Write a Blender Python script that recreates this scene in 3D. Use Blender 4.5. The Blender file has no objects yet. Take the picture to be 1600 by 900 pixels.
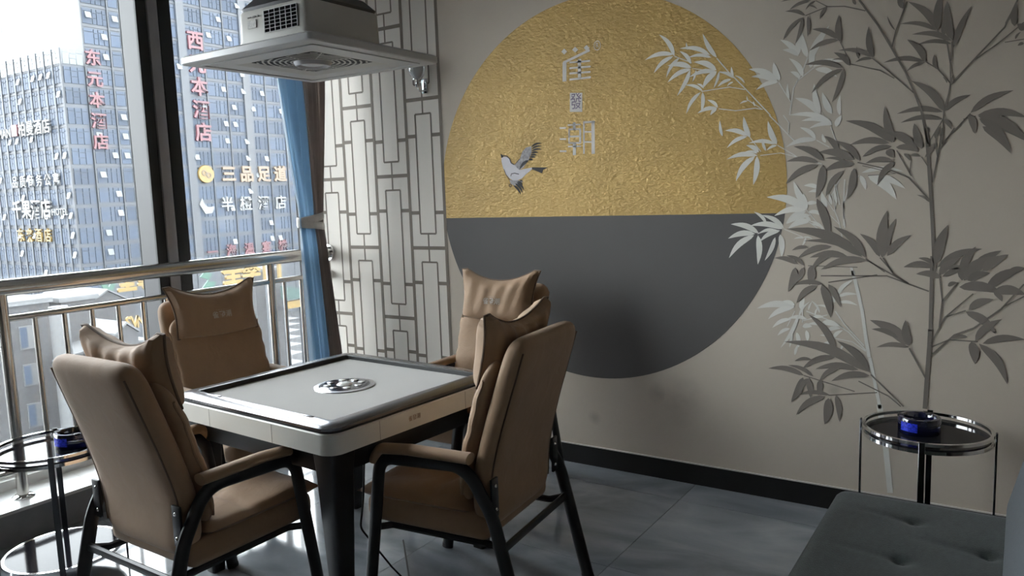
import bpy, bmesh, math, random
from mathutils import Vector, Matrix
random.seed(7)
PI = math.pi
SC = bpy.context.scene
COL = SC.collection

# ------------------------------------------------------------------ camera
cam_data = bpy.data.cameras.new('camera')
cam_data.sensor_width = 36.0
cam_data.lens = 1213.0 / 1600.0 * 36.0
cam_data.clip_start = 0.05
cam_data.clip_end = 900.0
cam = bpy.data.objects.new('camera', cam_data)
COL.objects.link(cam)
_R = Matrix(((0.834811, -0.037573, 0.549254), (0.549434, 0.119976, -0.826878), (-0.034829, 0.992066, 0.120801)))
cam.matrix_world = Matrix.Translation((0, 0, 1.55)) @ _R.to_4x4()
SC.camera = cam

# ------------------------------------------------------------------ sky: flat bright overcast
world = bpy.data.worlds.new('overcast_sky')
SC.world = world
world.use_nodes = True
_bg = world.node_tree.nodes['Background']
_bg.inputs[0].default_value = (0.965, 0.98, 1.0, 1)
_bg.inputs[1].default_value = 16.0
SC.view_settings.view_transform = 'Standard'
SC.view_settings.look = 'None'
SC.view_settings.exposure = 0.0
SC.view_settings.gamma = 1.0
SC.view_settings.use_curve_mapping = False

# ------------------------------------------------------------------ materials
MATS = {}
def mat(name, col, rough=0.5, metal=0.0, var=0.0, vscale=8.0, bump=0.0, bscale=60.0, spec=0.5, coat=0.0, rnd=0.0, stretch=None, sheen=0.0, trans=0.0):
    if name in MATS: return MATS[name]
    m = bpy.data.materials.new(name); m.use_nodes = True
    nt = m.node_tree; n = nt.nodes; l = nt.links
    b = n['Principled BSDF']
    b.inputs['Base Color'].default_value = (*col, 1)
    b.inputs['Roughness'].default_value = rough
    b.inputs['Metallic'].default_value = metal
    b.inputs['Specular IOR Level'].default_value = spec
    b.inputs['Coat Weight'].default_value = coat
    b.inputs['Sheen Weight'].default_value = sheen
    b.inputs['Transmission Weight'].default_value = trans
    tc = n.new('ShaderNodeTexCoord')
    src = tc.outputs['Object']
    if stretch:
        mp = n.new('ShaderNodeMapping'); mp.inputs['Scale'].default_value = stretch
        l.new(src, mp.inputs['Vector']); src = mp.outputs[0]
    if var or rnd:
        mx = n.new('ShaderNodeMixRGB'); mx.blend_type = 'MULTIPLY'; mx.inputs[0].default_value = 1
        mx.inputs[1].default_value = (*col, 1)
        if var:
            no = n.new('ShaderNodeTexNoise'); no.inputs['Scale'].default_value = vscale; no.inputs['Detail'].default_value = 6
            l.new(src, no.inputs['Vector'])
            cr = n.new('ShaderNodeMapRange'); cr.inputs['From Min'].default_value = 0.3; cr.inputs['From Max'].default_value = 0.7
            cr.inputs['To Min'].default_value = 1 - var; cr.inputs['To Max'].default_value = 1 + var
            l.new(no.outputs['Fac'], cr.inputs['Value']); l.new(cr.outputs[0], mx.inputs[2])
        else:
            oi = n.new('ShaderNodeObjectInfo')
            cr = n.new('ShaderNodeMapRange'); cr.inputs['To Min'].default_value = 1 - rnd; cr.inputs['To Max'].default_value = 1 + rnd
            l.new(oi.outputs['Random'], cr.inputs['Value']); l.new(cr.outputs[0], mx.inputs[2])
        l.new(mx.outputs[0], b.inputs['Base Color'])
    if bump:
        nb = n.new('ShaderNodeTexNoise'); nb.inputs['Scale'].default_value = bscale; nb.inputs['Detail'].default_value = 4
        l.new(src, nb.inputs['Vector'])
        bp = n.new('ShaderNodeBump'); bp.inputs['Strength'].default_value = bump; bp.inputs['Distance'].default_value = 0.01
        l.new(nb.outputs['Fac'], bp.inputs['Height']); l.new(bp.outputs[0], b.inputs['Normal'])
    MATS[name] = m
    return m

def glass_mat():
    m = bpy.data.materials.new('window_glass'); m.use_nodes = True
    nt = m.node_tree; n = nt.nodes; l = nt.links
    n.remove(n['Principled BSDF'])
    out = n['Material Output']
    tr = n.new('ShaderNodeBsdfTransparent'); tr.inputs[0].default_value = (0.93, 0.96, 0.97, 1)
    gl = n.new('ShaderNodeBsdfGlossy'); gl.inputs['Roughness'].default_value = 0.02
    fr = n.new('ShaderNodeFresnel'); fr.inputs[0].default_value = 1.35
    du = n.new('ShaderNodeBsdfTranslucent'); du.inputs[0].default_value = (0.9, 0.95, 1.0, 1)      # pale veil for the haze outside, put into the pane
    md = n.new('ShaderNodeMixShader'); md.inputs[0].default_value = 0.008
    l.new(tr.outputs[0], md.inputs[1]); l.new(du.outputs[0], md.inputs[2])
    mx = n.new('ShaderNodeMixShader')
    l.new(fr.outputs[0], mx.inputs[0]); l.new(md.outputs[0], mx.inputs[1]); l.new(gl.outputs[0], mx.inputs[2]); l.new(mx.outputs[0], out.inputs[0])
    return m
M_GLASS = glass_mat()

M_WALL = mat('wall_paper_beige', (0.575, 0.505, 0.42), 0.75, var=0.03, vscale=1.3, bump=0.05, bscale=220)
M_WALL2 = mat('wall_paint', (0.34, 0.31, 0.28), 0.8, var=0.02, vscale=2)
M_CEIL = mat('ceiling_paint', (0.42, 0.41, 0.40), 0.85, var=0.02, vscale=2)
M_BASE = mat('black_skirting', (0.012, 0.011, 0.011), 0.35, var=0.2)
M_GROUT = mat('tile_grout', (0.05, 0.055, 0.06), 0.8, var=0.1)
M_STONE = mat('pale_stone', (0.58, 0.58, 0.57), 0.25, var=0.12, vscale=5)
M_KTILE = mat('grey_kerb_tile', (0.25, 0.26, 0.27), 0.22, var=0.15, vscale=6)
M_STEEL = mat('stainless_steel', (0.62, 0.60, 0.57), 0.22, 1.0, var=0.05)
M_CHROME = mat('chrome', (0.80, 0.80, 0.80), 0.08, 1.0, var=0.04)
M_ALU = mat('grey_aluminium', (0.30, 0.29, 0.29), 0.5, 0.2, var=0.05)
M_MULL = mat('dark_grey_aluminium', (0.042, 0.040, 0.042), 0.5, 0.0, var=.04)
M_GASKET = mat('black_rubber', (0.012, 0.012, 0.012), 0.6, var=0.2)
M_SILL = mat('silver_aluminium', (0.55, 0.55, 0.54), 0.4, 0.4, var=0.05)

def tile_mat():
    m = bpy.data.materials.new('polished_grey_tile'); m.use_nodes = True
    n = m.node_tree.nodes; l = m.node_tree.links; b = n['Principled BSDF']
    ge = n.new('ShaderNodeNewGeometry'); oi = n.new('ShaderNodeObjectInfo')
    mp = n.new('ShaderNodeMapping'); mp.inputs['Rotation'].default_value = (0, 0, 0.7); mp.inputs['Scale'].default_value = (1, 2.2, 1)
    l.new(ge.outputs['Position'], mp.inputs[0])
    n1 = n.new('ShaderNodeTexNoise'); n1.noise_dimensions = '4D'; n1.inputs['Scale'].default_value = 1.6; n1.inputs['Detail'].default_value = 9; n1.inputs['Distortion'].default_value = 1.2
    l.new(mp.outputs[0], n1.inputs['Vector'])
    mu = n.new('ShaderNodeMath'); mu.operation = 'MULTIPLY'; mu.inputs[1].default_value = 20
    l.new(oi.outputs['Random'], mu.inputs[0]); l.new(mu.outputs[0], n1.inputs['W'])
    cr = n.new('ShaderNodeValToRGB')
    cr.color_ramp.elements[0].position = 0.3; cr.color_ramp.elements[0].color = (0.15, 0.17, 0.19, 1)
    cr.color_ramp.elements[1].position = 0.72; cr.color_ramp.elements[1].color = (0.36, 0.385, 0.41, 1)
    e = cr.color_ramp.elements.new(0.5); e.color = (0.25, 0.272, 0.295, 1)
    l.new(n1.outputs['Fac'], cr.inputs[0]); l.new(cr.outputs[0], b.inputs['Base Color'])
    b.inputs['Roughness'].default_value = 0.09
    b.inputs['Specular IOR Level'].default_value = 0.6
    return m
M_TILE = tile_mat()

# ------------------------------------------------------------------ mesh helpers
class MB:
    def __init__(s): s.v = []; s.f = []
    def add(s, vs, fs):
        o = len(s.v); s.v += [tuple(p) for p in vs]; s.f += [tuple(i + o for i in f) for f in fs]; return s
    def box(s, x0, x1, y0, y1, z0, z1):
        return s.add([(x0, y0, z0), (x1, y0, z0), (x1, y1, z0), (x0, y1, z0), (x0, y0, z1), (x1, y0, z1), (x1, y1, z1), (x0, y1, z1)],
                     [(0, 3, 2, 1), (4, 5, 6, 7), (0, 1, 5, 4), (1, 2, 6, 5), (2, 3, 7, 6), (3, 0, 4, 7)])
    def rbox(s, x0, x1, y0, y1, z0, z1, r, seg=3):
        bm = bmesh.new(); bmesh.ops.create_cube(bm, size=1)
        for v in bm.verts: v.co = Vector(((x0 + x1) / 2 + v.co.x * (x1 - x0), (y0 + y1) / 2 + v.co.y * (y1 - y0), (z0 + z1) / 2 + v.co.z * (z1 - z0)))
        bmesh.ops.bevel(bm, geom=bm.edges[:], offset=r, segments=seg, profile=0.5, affect='EDGES')
        bm.verts.index_update()
        s.add([v.co[:] for v in bm.verts], [[v.index for v in f.verts] for f in bm.faces]); bm.free(); return s
    def tube(s, pts, ra, rb=None, n=10, up=None, closed=False, cap=True):
        rb = ra if rb is None else rb
        P = [Vector(p) for p in pts]; N = len(P); rings = []
        tn = []
        for i in range(N):
            if closed: t = P[(i + 1) % N] - P[i - 1]
            else: t = P[min(i + 1, N - 1)] - P[max(i - 1, 0)]
            tn.append(t.normalized())
        u = Vector(up) if up else (Vector((0, 0, 1)) if abs(tn[0].z) < 0.9 else Vector((1, 0, 0)))
        a = (u - tn[0] * u.dot(tn[0])).normalized()
        for i in range(N):
            if up: a2 = Vector(up) - tn[i] * Vector(up).dot(tn[i])
            else: a2 = a - tn[i] * a.dot(tn[i])
            if a2.length > 1e-6: a = a2.normalized()
            b = tn[i].cross(a)
            rings.append([P[i] + a * (ra * math.cos(2 * PI * k / n)) + b * (rb * math.sin(2 * PI * k / n)) for k in range(n)])
        vs = [p for r in rings for p in r]; fs = []
        M = N if closed else N - 1
        for i in range(M):
            j = (i + 1) % N
            for k in range(n): fs.append((i * n + k, i * n + (k + 1) % n, j * n + (k + 1) % n, j * n + k))
        if cap and not closed:
            fs.append(tuple(range(n))[::-1]); fs.append(tuple((N - 1) * n + k for k in range(n)))
        return s.add(vs, fs)
    def lathe(s, prof, c=(0, 0, 0), n=32):
        vs = []; fs = []; m = len(prof)
        for k in range(n):
            a = 2 * PI * k / n
            for r, z in prof: vs.append((c[0] + r * math.cos(a), c[1] + r * math.sin(a), c[2] + z))
        for k in range(n):
            for i in range(m - 1):
                a, b = k * m + i, ((k + 1) % n) * m + i
                fs.append((a, b, b + 1, a + 1))
        return s.add(vs, fs)
    def prism(s, poly, fn, d0, d1):
        # poly: 2D points; fn(u, v, d) -> 3D
        n = len(poly)
        vs = [fn(u, v, d0) for u, v in poly] + [fn(u, v, d1) for u, v in poly]
        fs = [tuple(range(n)), tuple(range(2 * n - 1, n - 1, -1))] + [(i, i + n, (i + 1) % n + n, (i + 1) % n) for i in range(n)]
        return s.add(vs, fs)
    def build(s, name, m, parent=None, smooth=True, loc=None):
        me = bpy.data.meshes.new(name); me.from_pydata(s.v, [], s.f); me.validate()
        bm = bmesh.new(); bm.from_mesh(me); bmesh.ops.recalc_face_normals(bm, faces=bm.faces); bm.to_mesh(me); bm.free()
        me.materials.append(m)
        if smooth:
            me.polygons.foreach_set('use_smooth', [True] * len(me.polygons))
            me.set_sharp_from_angle(angle=math.radians(38))
        return link(name, me, parent, loc)

def link(name, me, parent=None, loc=None):
    o = bpy.data.objects.new(name, me); COL.objects.link(o)
    if parent: o.parent = parent
    if loc: o.location = loc
    return o
def empty(name, loc=(0, 0, 0), rz=0.0):
    o = bpy.data.objects.new(name, None); COL.objects.link(o); o.location = loc; o.rotation_euler = (0, 0, rz); o.empty_display_size = 0.1
    return o
def tag(o, label, cat=None, group=None, kind=None):
    if label: o['label'] = label
    if cat: o['category'] = cat
    if group: o['group'] = group
    if kind: o['kind'] = kind
    return o
def struct(o, label=None, cat=None):
    o['kind'] = 'structure'
    if label: o['label'] = label
    if cat: o['category'] = cat
    return o
def copy_tree(o, parent=None):
    c = o.copy(); COL.objects.link(c); c.parent = parent
    for ch in o.children: copy_tree(ch, c)
    return c
def fillet(pts, rads, n=6):
    P = [Vector(p) for p in pts]; out = [P[0]]
    for i in range(1, len(P) - 1):
        r = rads[i - 1] if isinstance(rads, (list, tuple)) else rads
        a = (P[i - 1] - P[i]); b = (P[i + 1] - P[i]); la, lb = a.length, b.length; a.normalize(); b.normalize()
        ang = a.angle(b); d = min(r / math.tan(ang / 2), la * .49, lb * .49)
        p, q = P[i] + a * d, P[i] + b * d
        for k in range(n + 1):
            t = k / n; out.append(p * (1 - t) ** 2 + P[i] * 2 * t * (1 - t) + q * t ** 2)
    out.append(P[-1]); return out
def lerp(tab, x):
    if x <= tab[0][0]: return tab[0][1]
    for (a, va), (b, vb) in zip(tab, tab[1:]):
        if x <= b: 
            t = (x - a) / (b - a); return va + (vb - va) * t
    return tab[-1][1]
def text_mesh(body, size, extrude, offset=0.0, align='CENTER'):
    cu = bpy.data.curves.new('t', 'FONT'); cu.body = body; cu.size = size; cu.extrude = extrude; cu.offset = offset
    cu.align_x = align; cu.align_y = 'CENTER'; cu.resolution_u = 2
    ob = bpy.data.objects.new('t', cu); COL.objects.link(ob)
    dg = bpy.context.evaluated_depsgraph_get()
    me = bpy.data.meshes.new_from_object(ob.evaluated_get(dg))
    bpy.data.objects.remove(ob); bpy.data.curves.remove(cu)
    return me
FACE_PX = Matrix(((0, 0, 1, 0), (1, 0, 0, 0), (0, 1, 0, 0), (0, 0, 0, 1)))     # lettering that faces +X
FACE_NY = Matrix(((1, 0, 0, 0), (0, 0, -1, 0), (0, 1, 0, 0), (0, 0, 0, 1)))    # lettering that faces -Y
def text_obj(name, body, size, extrude, m, face, loc, parent, offset=0.0, sx=1.0, sy=1.0):
    me = text_mesh(body, size, extrude, offset)
    me.transform(Matrix.Diagonal((sx, sy, 1, 1))); me.transform(face)
    me.materials.clear(); me.materials.append(m)
    return link(name, me, parent, loc)

WX, GX, DY, RX, BY, CZ = -4.13, -4.29, 3.79, 0.85, -1.6, 2.95   # window inner face, glass, mural wall, right wall, rear wall, ceiling

# ------------------------------------------------------------------ room shell
struct(MB().box(-4.302, RX + .1, BY - .1, DY + .1, -0.16, -0.004).build('floor', M_GROUT, None, False), 'floor of polished grey marbled tiles', 'floor')
FLOOR = bpy.data.objects['floor']
tmesh = None
x = -1.395 + 3 * 0.8
while x - .8 > -4.0: 
    y = 2.745 + 1.6
    while y > BY:
        x0, x1, y0, y1 = max(x - .8, -3.89), min(x, RX), max(y - .8, BY), min(y, DY)
        if x1 - x0 > .02 and y1 - y0 > .02:
            MB().box(x0 + .0012, x1 - .0012, y0 + .0012, y1 - .0012, -.004, 0).build('tile', M_TILE, FLOOR, False)
        y -= .8
    x -= .8
y = 2.745 + 1.6
while y > BY:
    y0, y1 = max(y - .8, BY), min(y, DY)
    if y1 - y0 > .02: MB().box(-3.89, -3.797, y0 + .0012, y1 - .0012, -.004, 0).build('tile', M_TILE, FLOOR, False)
    y -= .8
def wall_mat():
    m = M_WALL.copy(); m.name = 'mural_wall_paper'
    n = m.node_tree.nodes; l = m.node_tree.links; b = n['Principled BSDF']
    ge = n.new('ShaderNodeNewGeometry')
    old = b.inputs['Base Color'].links[0].from_socket
    no = n.new('ShaderNodeTexNoise'); no.inputs['Scale'].default_value = 9; no.inputs['Detail'].default_value = 7
    l.new(ge.outputs['Position'], no.inputs['Vector'])
    acc = None
    for (cx, cz, r) in ((-1.47, .44, .20), (-1.60, .46, .09), (-1.99, .28, .06), (-.72, .58, .05)):   # scuff stains
        sub = n.new('ShaderNodeVectorMath'); sub.operation = 'DISTANCE'; sub.inputs[1].default_value = (cx, DY, cz)
        l.new(ge.outputs['Position'], sub.inputs[0])
        mr = n.new('ShaderNodeMapRange'); mr.inputs['From Min'].default_value = 0; mr.inputs['From Max'].default_value = r; mr.inputs['To Min'].default_value = 1; mr.inputs['To Max'].default_value = 0
        l.new(sub.outputs['Value'], mr.inputs['Value'])
        if acc is None: acc = mr.outputs[0]
        else:
            mm = n.new('ShaderNodeMath'); mm.operation = 'MAXIMUM'; l.new(acc, mm.inputs[0]); l.new(mr.outputs[0], mm.inputs[1]); acc = mm.outputs[0]
    pr = n.new('ShaderNodeMath'); pr.operation = 'MULTIPLY'; l.new(acc, pr.inputs[0]); l.new(no.outputs['Fac'], pr.inputs[1])
    mp = n.new('ShaderNodeMapRange'); mp.inputs['From Min'].default_value = .12; mp.inputs['From Max'].default_value = .5; mp.inputs['To Min'].default_value = 0; mp.inputs['To Max'].default_value = .35
    l.new(pr.outputs[0], mp.inputs['Value'])
    mx = n.new('ShaderNodeMixRGB'); l.new(mp.outputs[0], mx.inputs[0]); l.new(old, mx.inputs[1]); mx.inputs[2].default_value = (.20, .17, .14, 1)
    l.new(mx.outputs[0], b.inputs['Base Color'])
    return m
struct(MB().box(-4.302, RX + .1, DY, DY + .12, -0.16, CZ).build('wall_back', wall_mat(), None, False), 'beige papered wall carrying the mural', 'wall')
struct(MB().box(RX, RX + .1, BY, DY, -0.004, CZ).build('wall_right', M_WALL2, None, False), 'plain taupe wall behind the sofa', 'wall')
struct(MB().box(-4.302, RX + .1, BY - .12, BY, -0.004, CZ).build('wall_rear', M_WALL2, None, False), 'plain taupe wall behind the viewer', 'wall')
struct(MB().box(-4.302, RX + .1, BY - .12, DY + .12, CZ, CZ + .12).build('ceiling', M_CEIL, None, False), 'plain grey ceiling', 'ceiling')
struct(MB().box(-3.89, RX, DY - .014, DY, 0, .108).build('baseboard_back', M_BASE, None, False), 'black skirting board under the mural', 'baseboard')
MB().box(-3.89, RX, DY - .012, DY - .0005, .108, .113).build('caulk_line', mat('pale_caulk', (.6, .58, .54), .6, var=.1), bpy.data.objects['baseboard_back'], False)
struct(MB().box(RX - .014, RX, BY, DY, 0, .108).build('baseboard_right', M_BASE, None, False), 'black skirting board behind the sofa', 'baseboard')

# kerb under the window
kerb = struct(MB().box(-4.302, -3.90, BY, DY, -0.004, .15).build('trim_1', M_GROUT, None, False), 'low tiled kerb carrying the window and its railing', 'kerb')
y = DY
while y > BY:
    y0 = max(y - .6, BY)
    MB().box(-3.90, -3.89, y0 + .0015, y - .0015, 0, .148).build('face_tile', M_KTILE, kerb, False)
    MB().box(-4.302, -3.885, y0 + .001, y - .001, .15, .166).build('top_slab', M_STONE, kerb, False)
    y -= .6

# windows: tall panes between deep mullions
def window(name, y0, y1, label):
    w = struct(empty(name, (GX, (y0 + y1) / 2, .166)), label, 'window')
    h = CZ - .166; a, b = y0 - (y0 + y1) / 2, y1 - (y0 + y1) / 2
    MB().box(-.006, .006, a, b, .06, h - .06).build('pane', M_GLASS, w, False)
    MB().box(-.04, .10, a, b, 0, .05).box(-.04, .03, a, b, .05, .09).build('bottom_track', M_SILL, w, False)
    MB().box(-.04, .10, a, b, h - .06, h).build('head_track', M_ALU, w, False)
    return w
YM = [(.28, .49), (2.575, 2.785), (3.755, 3.79)]
window('window_1', 2.785, 3.755, 'narrow tall pane between the grey mullion and the blue curtain')
window('window_2', .49, 2.575, 'wide tall pane left of the grey mullion')
struct(MB().box(-4.302, -4.13, BY, .28, .166, CZ).build('wall_left', M_WALL2, None, False), 'unseen taupe wall left of the viewer, added to hold back window light', 'wall')  # unseen wall added in place of more glass, to dim the mural's right
for i, (a, b) in enumerate(YM):
    m = struct(empty('trim_%d' % (i + 2), (GX, (a + b) / 2, .166)), ['grey window mullion beside the viewer', 'deep grey window mullion with black rubber seams', 'slim grey post at the corner with the mural wall'][i], 'mullion')
    h = CZ - .166; w = (b - a) / 2
    if w > .08:
        MB().box(-.008, .145, -w, w, 0, h).build('post', M_MULL, m, False)
        MB().box(.145, .160, -w, -w * .42, 0, h).build('gasket', M_GASKET, m, False)
        MB().box(.145, .160, w * .30, w, 0, h).build('gasket', M_GASKET, m, False)
        MB().rbox(.14, .165, -w * .36, w * .24, 0, h, .006, 2).build('cover_strip', M_ALU, m)
    else:
        MB().box(-.008, .16, -w, w, 0, h).build('post', M_MULL, m, False)

# ------------------------------------------------------------------ steel railing on the kerb
rail = empty('railing', (-4.03, 0, .166))
tag(rail, 'stainless steel tube railing along the inside of the window', 'railing')
zz = .166
MB().tube([(0, BY + .02, 1.19 - zz), (0, DY - .003, 1.19 - zz)], .041, n=20).build('handrail', M_STEEL, rail)
MB().tube([(0, BY + .02, 1.042 - zz), (0, DY - .003, 1.042 - zz)], .016, n=12).build('lower_rail', M_STEEL, rail)
MB().tube([(0, BY + .02, .30 - zz), (0, DY - .003, .30 - zz)], .014, n=12).build('bottom_rail', M_STEEL, rail)
POSTS = [-1.4, .15, 1.70, 3.275]
for py_ in POSTS:
    MB().tube([(0, py_, 0), (0, py_, 1.16 - zz)], .026, n=16).build('post', M_STEEL, rail)
    MB().lathe([(.0, .014), (.036, .014), (.05, .004), (.05, 0)], (0, py_, 0), 20).build('base_flange', M_CHROME, rail)
y = 1.70 - .14 * 23 + .0
while y < 3.7:
    if all(abs(y - p) > .05 for p in POSTS) and y > BY + .05:
        MB().tube([(0, y, .30 - zz), (0, y, 1.036 - zz)], .0125, n=10).build('baluster', M_STEEL, rail)
    y += .14
for z_, r in ((1.19, .058), (1.042, .03)):
    MB().tube([(0, DY - .022, z_ - zz), (0, DY - .001, z_ - zz)], r, n=20).build('wall_flange', M_CHROME, rail)

# ------------------------------------------------------------------ the street outside
GZ = -20.0
M_ROAD = mat('grey_asphalt', (0.0150, 0.0150, 0.0158), 0.85, var=.12, vscale=.15)
M_MARK = mat('white_road_paint', (0.12, 0.12, 0.12), 0.7, var=.1)
M_CORE = mat('facade_core', (0.0132, 0.0167, 0.0229), 0.5, var=.1, vscale=.1)
M_FIN = mat('dark_fin', (0.0048, 0.0070, 0.0106), 0.5, var=.1)
M_FGLASS = mat('blue_facade_glass', (0.0235, 0.0321, 0.0483), 0.45, spec=.12, rnd=.25)
M_FGLASS2 = mat('pale_facade_glass', (0.0267, 0.0352, 0.0507), 0.45, spec=.12, rnd=.22)
M_CROWN = mat('pale_crown_glass', (0.0440, 0.0493, 0.0510), 0.4, rnd=.1)
M_OPEN = mat('open_window_glass', (0.0462, 0.0506, 0.0550), 0.4, rnd=.2)
M_BAND = mat('grey_band', (0.0198, 0.0220, 0.0264), 0.6, var=.1)
M_RED = mat('red_sign', (0.0564, 0.0107, 0.0143), 0.5, var=.06)
M_WHT = mat('white_sign', (0.0832, 0.0849, 0.0849), 0.5, var=.04)
M_YEL = mat('yellow_sign', (0.095, 0.056, 0.001), 0.5, var=.05)
M_ORG = mat('pale_orange_sign', (0.0772, 0.0500, 0.0267), 0.5, var=.05)
M_GRN = mat('green_sign', (0.003, 0.036, 0.020), 0.5, var=.06)
M_BRN = mat('brown_mark', (0.0264, 0.0154, 0.0088), 0.5, var=.06)
M_BWALL = mat('grey_render', (0.0163, 0.0158, 0.0167), 0.8, var=.06, vscale=.6)
M_BWHITE = mat('white_render', (0.0440, 0.0453, 0.0466), 0.7, var=.06, vscale=.6)
M_TEAL = mat('teal_awning', (0.0058, 0.0242, 0.0190), 0.6, var=.08)

g = struct(MB().box(-420, -6, -160, 420, GZ - 1, GZ).build('ground', M_ROAD, None, False), 'grey street far below the window', 'ground')
for i in range(9):
    s = MB().box(-1.6, 1.6, -2.6, 2.6, 0, .02).build('crosswalk_stripe', M_MARK, None, False, (-72 - i * 5.2, 59 + i * 4.4, GZ))
    s.rotation_euler = (0, 0, 0); s.parent = g

# facade helper: a grid of bays on a plane facing +X (axis 'y') or -Y (axis 'x')
def place(o, axis, plane, along, z):
    o.location = (plane, along, z) if axis == 'y' else (along, plane, z)
    if axis == 'x': o.rotation_euler = (0, 0, -PI / 2)
def bay_mesh(name, w, h, subs, m):
    mb = MB(); tot = sum(subs); a = -w / 2
    for q, s_ in enumerate(subs):
        b = a + w * s_ / tot; cuts = (-.5, -.10, .22, .5) if q % 2 else (-.5, .28, .5)
        for c0, c1 in zip(cuts, cuts[1:]): mb.box(0, .12, a + .06, b - .06, h * c0 + .06, h * c1 - .06)
        a = b
    me = bpy.data.meshes.new(name); me.from_pydata(mb.v, [], mb.f); me.materials.append(m); return me
def one_box(name, x0, x1, y0, y1, z0, z1, m):
    mb = MB().box(x0, x1, y0, y1, z0, z1); me = bpy.data.meshes.new(name); me.from_pydata(mb.v, [], mb.f); me.materials.append(m); return me

# the tall hotel tower, its long face parallel to our window
TX, TY0, TY1, FH, BW = -120.0, 65.8, 136.9, 3.0, 4.18
tower = tag(empty('hotel_tower', (TX, TY0, GZ)), 'tall blue glass tower with red vertical lettering filling the window', 'building')
def sub(o, parent):
    # keep world placement while parenting to an unrotated empty
    o.parent = parent; o.location = Vector(o.location) - parent.location; return o
sub(MB().box(-25, -.05, 0, TY1 - TY0, 0, 66).build('core', M_CORE, None, False, (TX, TY0, GZ)), tower)
bm_a = bay_mesh('bay_window', BW - .35, 2.35, (1.2, .8, 1.3, .8), M_FGLASS); bm_b = bay_mesh('bay_window', BW - .35, 2.35, (1.6, .7, .9, .7), M_FGLASS2)
fin_m = one_box('fin', 0, .25, -.11, .11, -33, 33, M_FIN)
pier_m = one_box('pier', 0, .35, -.75, .75, -33, 33, M_BAND)
band_m = one_box('floor_band', 0, .10, -(TY1 - TY0) / 2, (TY1 - TY0) / 2, -.12, .12, M_BAND)
om_m = MB().box(0, .08, -.45, .45, -1.0, 0); om_me = bpy.data.meshes.new('open_window'); om_me.from_pydata(om_m.v, [], om_m.f); om_me.materials.append(M_OPEN)
cols = 17
for c in range(cols + 1):
    o = link('pier' if c in (4, 7) else 'fin', pier_m if c in (4, 7) else fin_m); place(o, 'y', TX, TY0 + c * BW, GZ + 33); sub(o, tower)
rr = random.Random(3)
sub(MB().box(0, .2, 0, TY1 - TY0, 0, 9.6).build('podium', M_BAND, None, False, (TX, TY0, GZ)), tower)
for f in range(3, 20):
    z = GZ + 2.5 + f * FH
    o = link('floor_band', band_m); place(o, 'y', TX, (TY0 + TY1) / 2, z - 1.5); sub(o, tower)
    for c in range(cols):
        o = link('bay_window', bm_a if (c // 2) % 2 else bm_b); place(o, 'y', TX, TY0 + (c + .5) * BW, z); sub(o, tower)
        if rr.random() < (.62 if c in (0, 1, 5, 6) else .28):
            o = link('open_window', om_me); place(o, 'y', TX + .15, TY0 + (c + rr.choice((.25, .78))) * BW, z + .6); o.rotation_euler = (0, -.35, 0); sub(o, tower)

# the lower neighbour with dark vertical fins
B1Y, B1X, B1Z = 62.3, -120.0, 25.2
blk = tag(empty('finned_office_block', (B1X, B1Y, GZ)), 'lower glass block with dense dark vertical fins at far left', 'building')
sub(MB().box(-60, -.05, .05, 3.4, 0, B1Z - GZ - 2.2).build('core', M_CORE, None, False, (B1X, B1Y, GZ)), blk)
fin2 = one_box('fin', 0, .22, -.13, .13, -(B1Z - GZ) / 2, (B1Z - GZ) / 2, M_FIN)
bm_c = bay_mesh('bay_window', 2.0, 2.5, (1, 1, 1), M_FGLASS); cr_m = bay_mesh('crown_pane', 2.0, 2.2, (1, 1), M_CROWN)
band2 = one_box('floor_band', 0, .08, -30, 30, -.06, .06, M_BAND)
for c in range(13):
    xx = B1X - c * 2.35
    o = link('fin', fin2); place(o, 'x', B1Y, xx, (B1Z + GZ) / 2); sub(o, blk)
    o = link('crown_pane', cr_m); place(o, 'x', B1Y, xx - 1.175, B1Z - 1.15); sub(o, blk)
    for f in range(14):
        z = B1Z - 3.8 - f * FH
        o = link('bay_window', bm_c); place(o, 'x', B1Y, xx - 1.175, z); sub(o, blk)
        if rr.random() < .25:
            o = link('open_window', om_me); place(o, 'x', B1Y - .15, xx - 1.0, z + .6); o.rotation_euler = (0, -.35, -PI / 2); sub(o, blk)
for f in range(14):
    o = link('floor_band', band2); place(o, 'x', B1Y, B1X - 30, B1Z - 2.4 - f * FH); sub(o, blk)
bm_d = bay_mesh('side_bay', 3.1, 2.5, (1, 1, 1), M_FGLASS2); cr2 = bay_mesh('crown_pane', 3.1, 2.2, (1, 1, 1), M_CROWN)
for f in range(14):
    o = link('side_bay', bm_d); place(o, 'y', B1X, B1Y + 1.7, B1Z - 3.8 - f * FH); sub(o, blk)
o = link('crown_pane', cr2); place(o, 'y', B1X, B1Y + 1.7, B1Z - 1.15); sub(o, blk)

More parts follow.
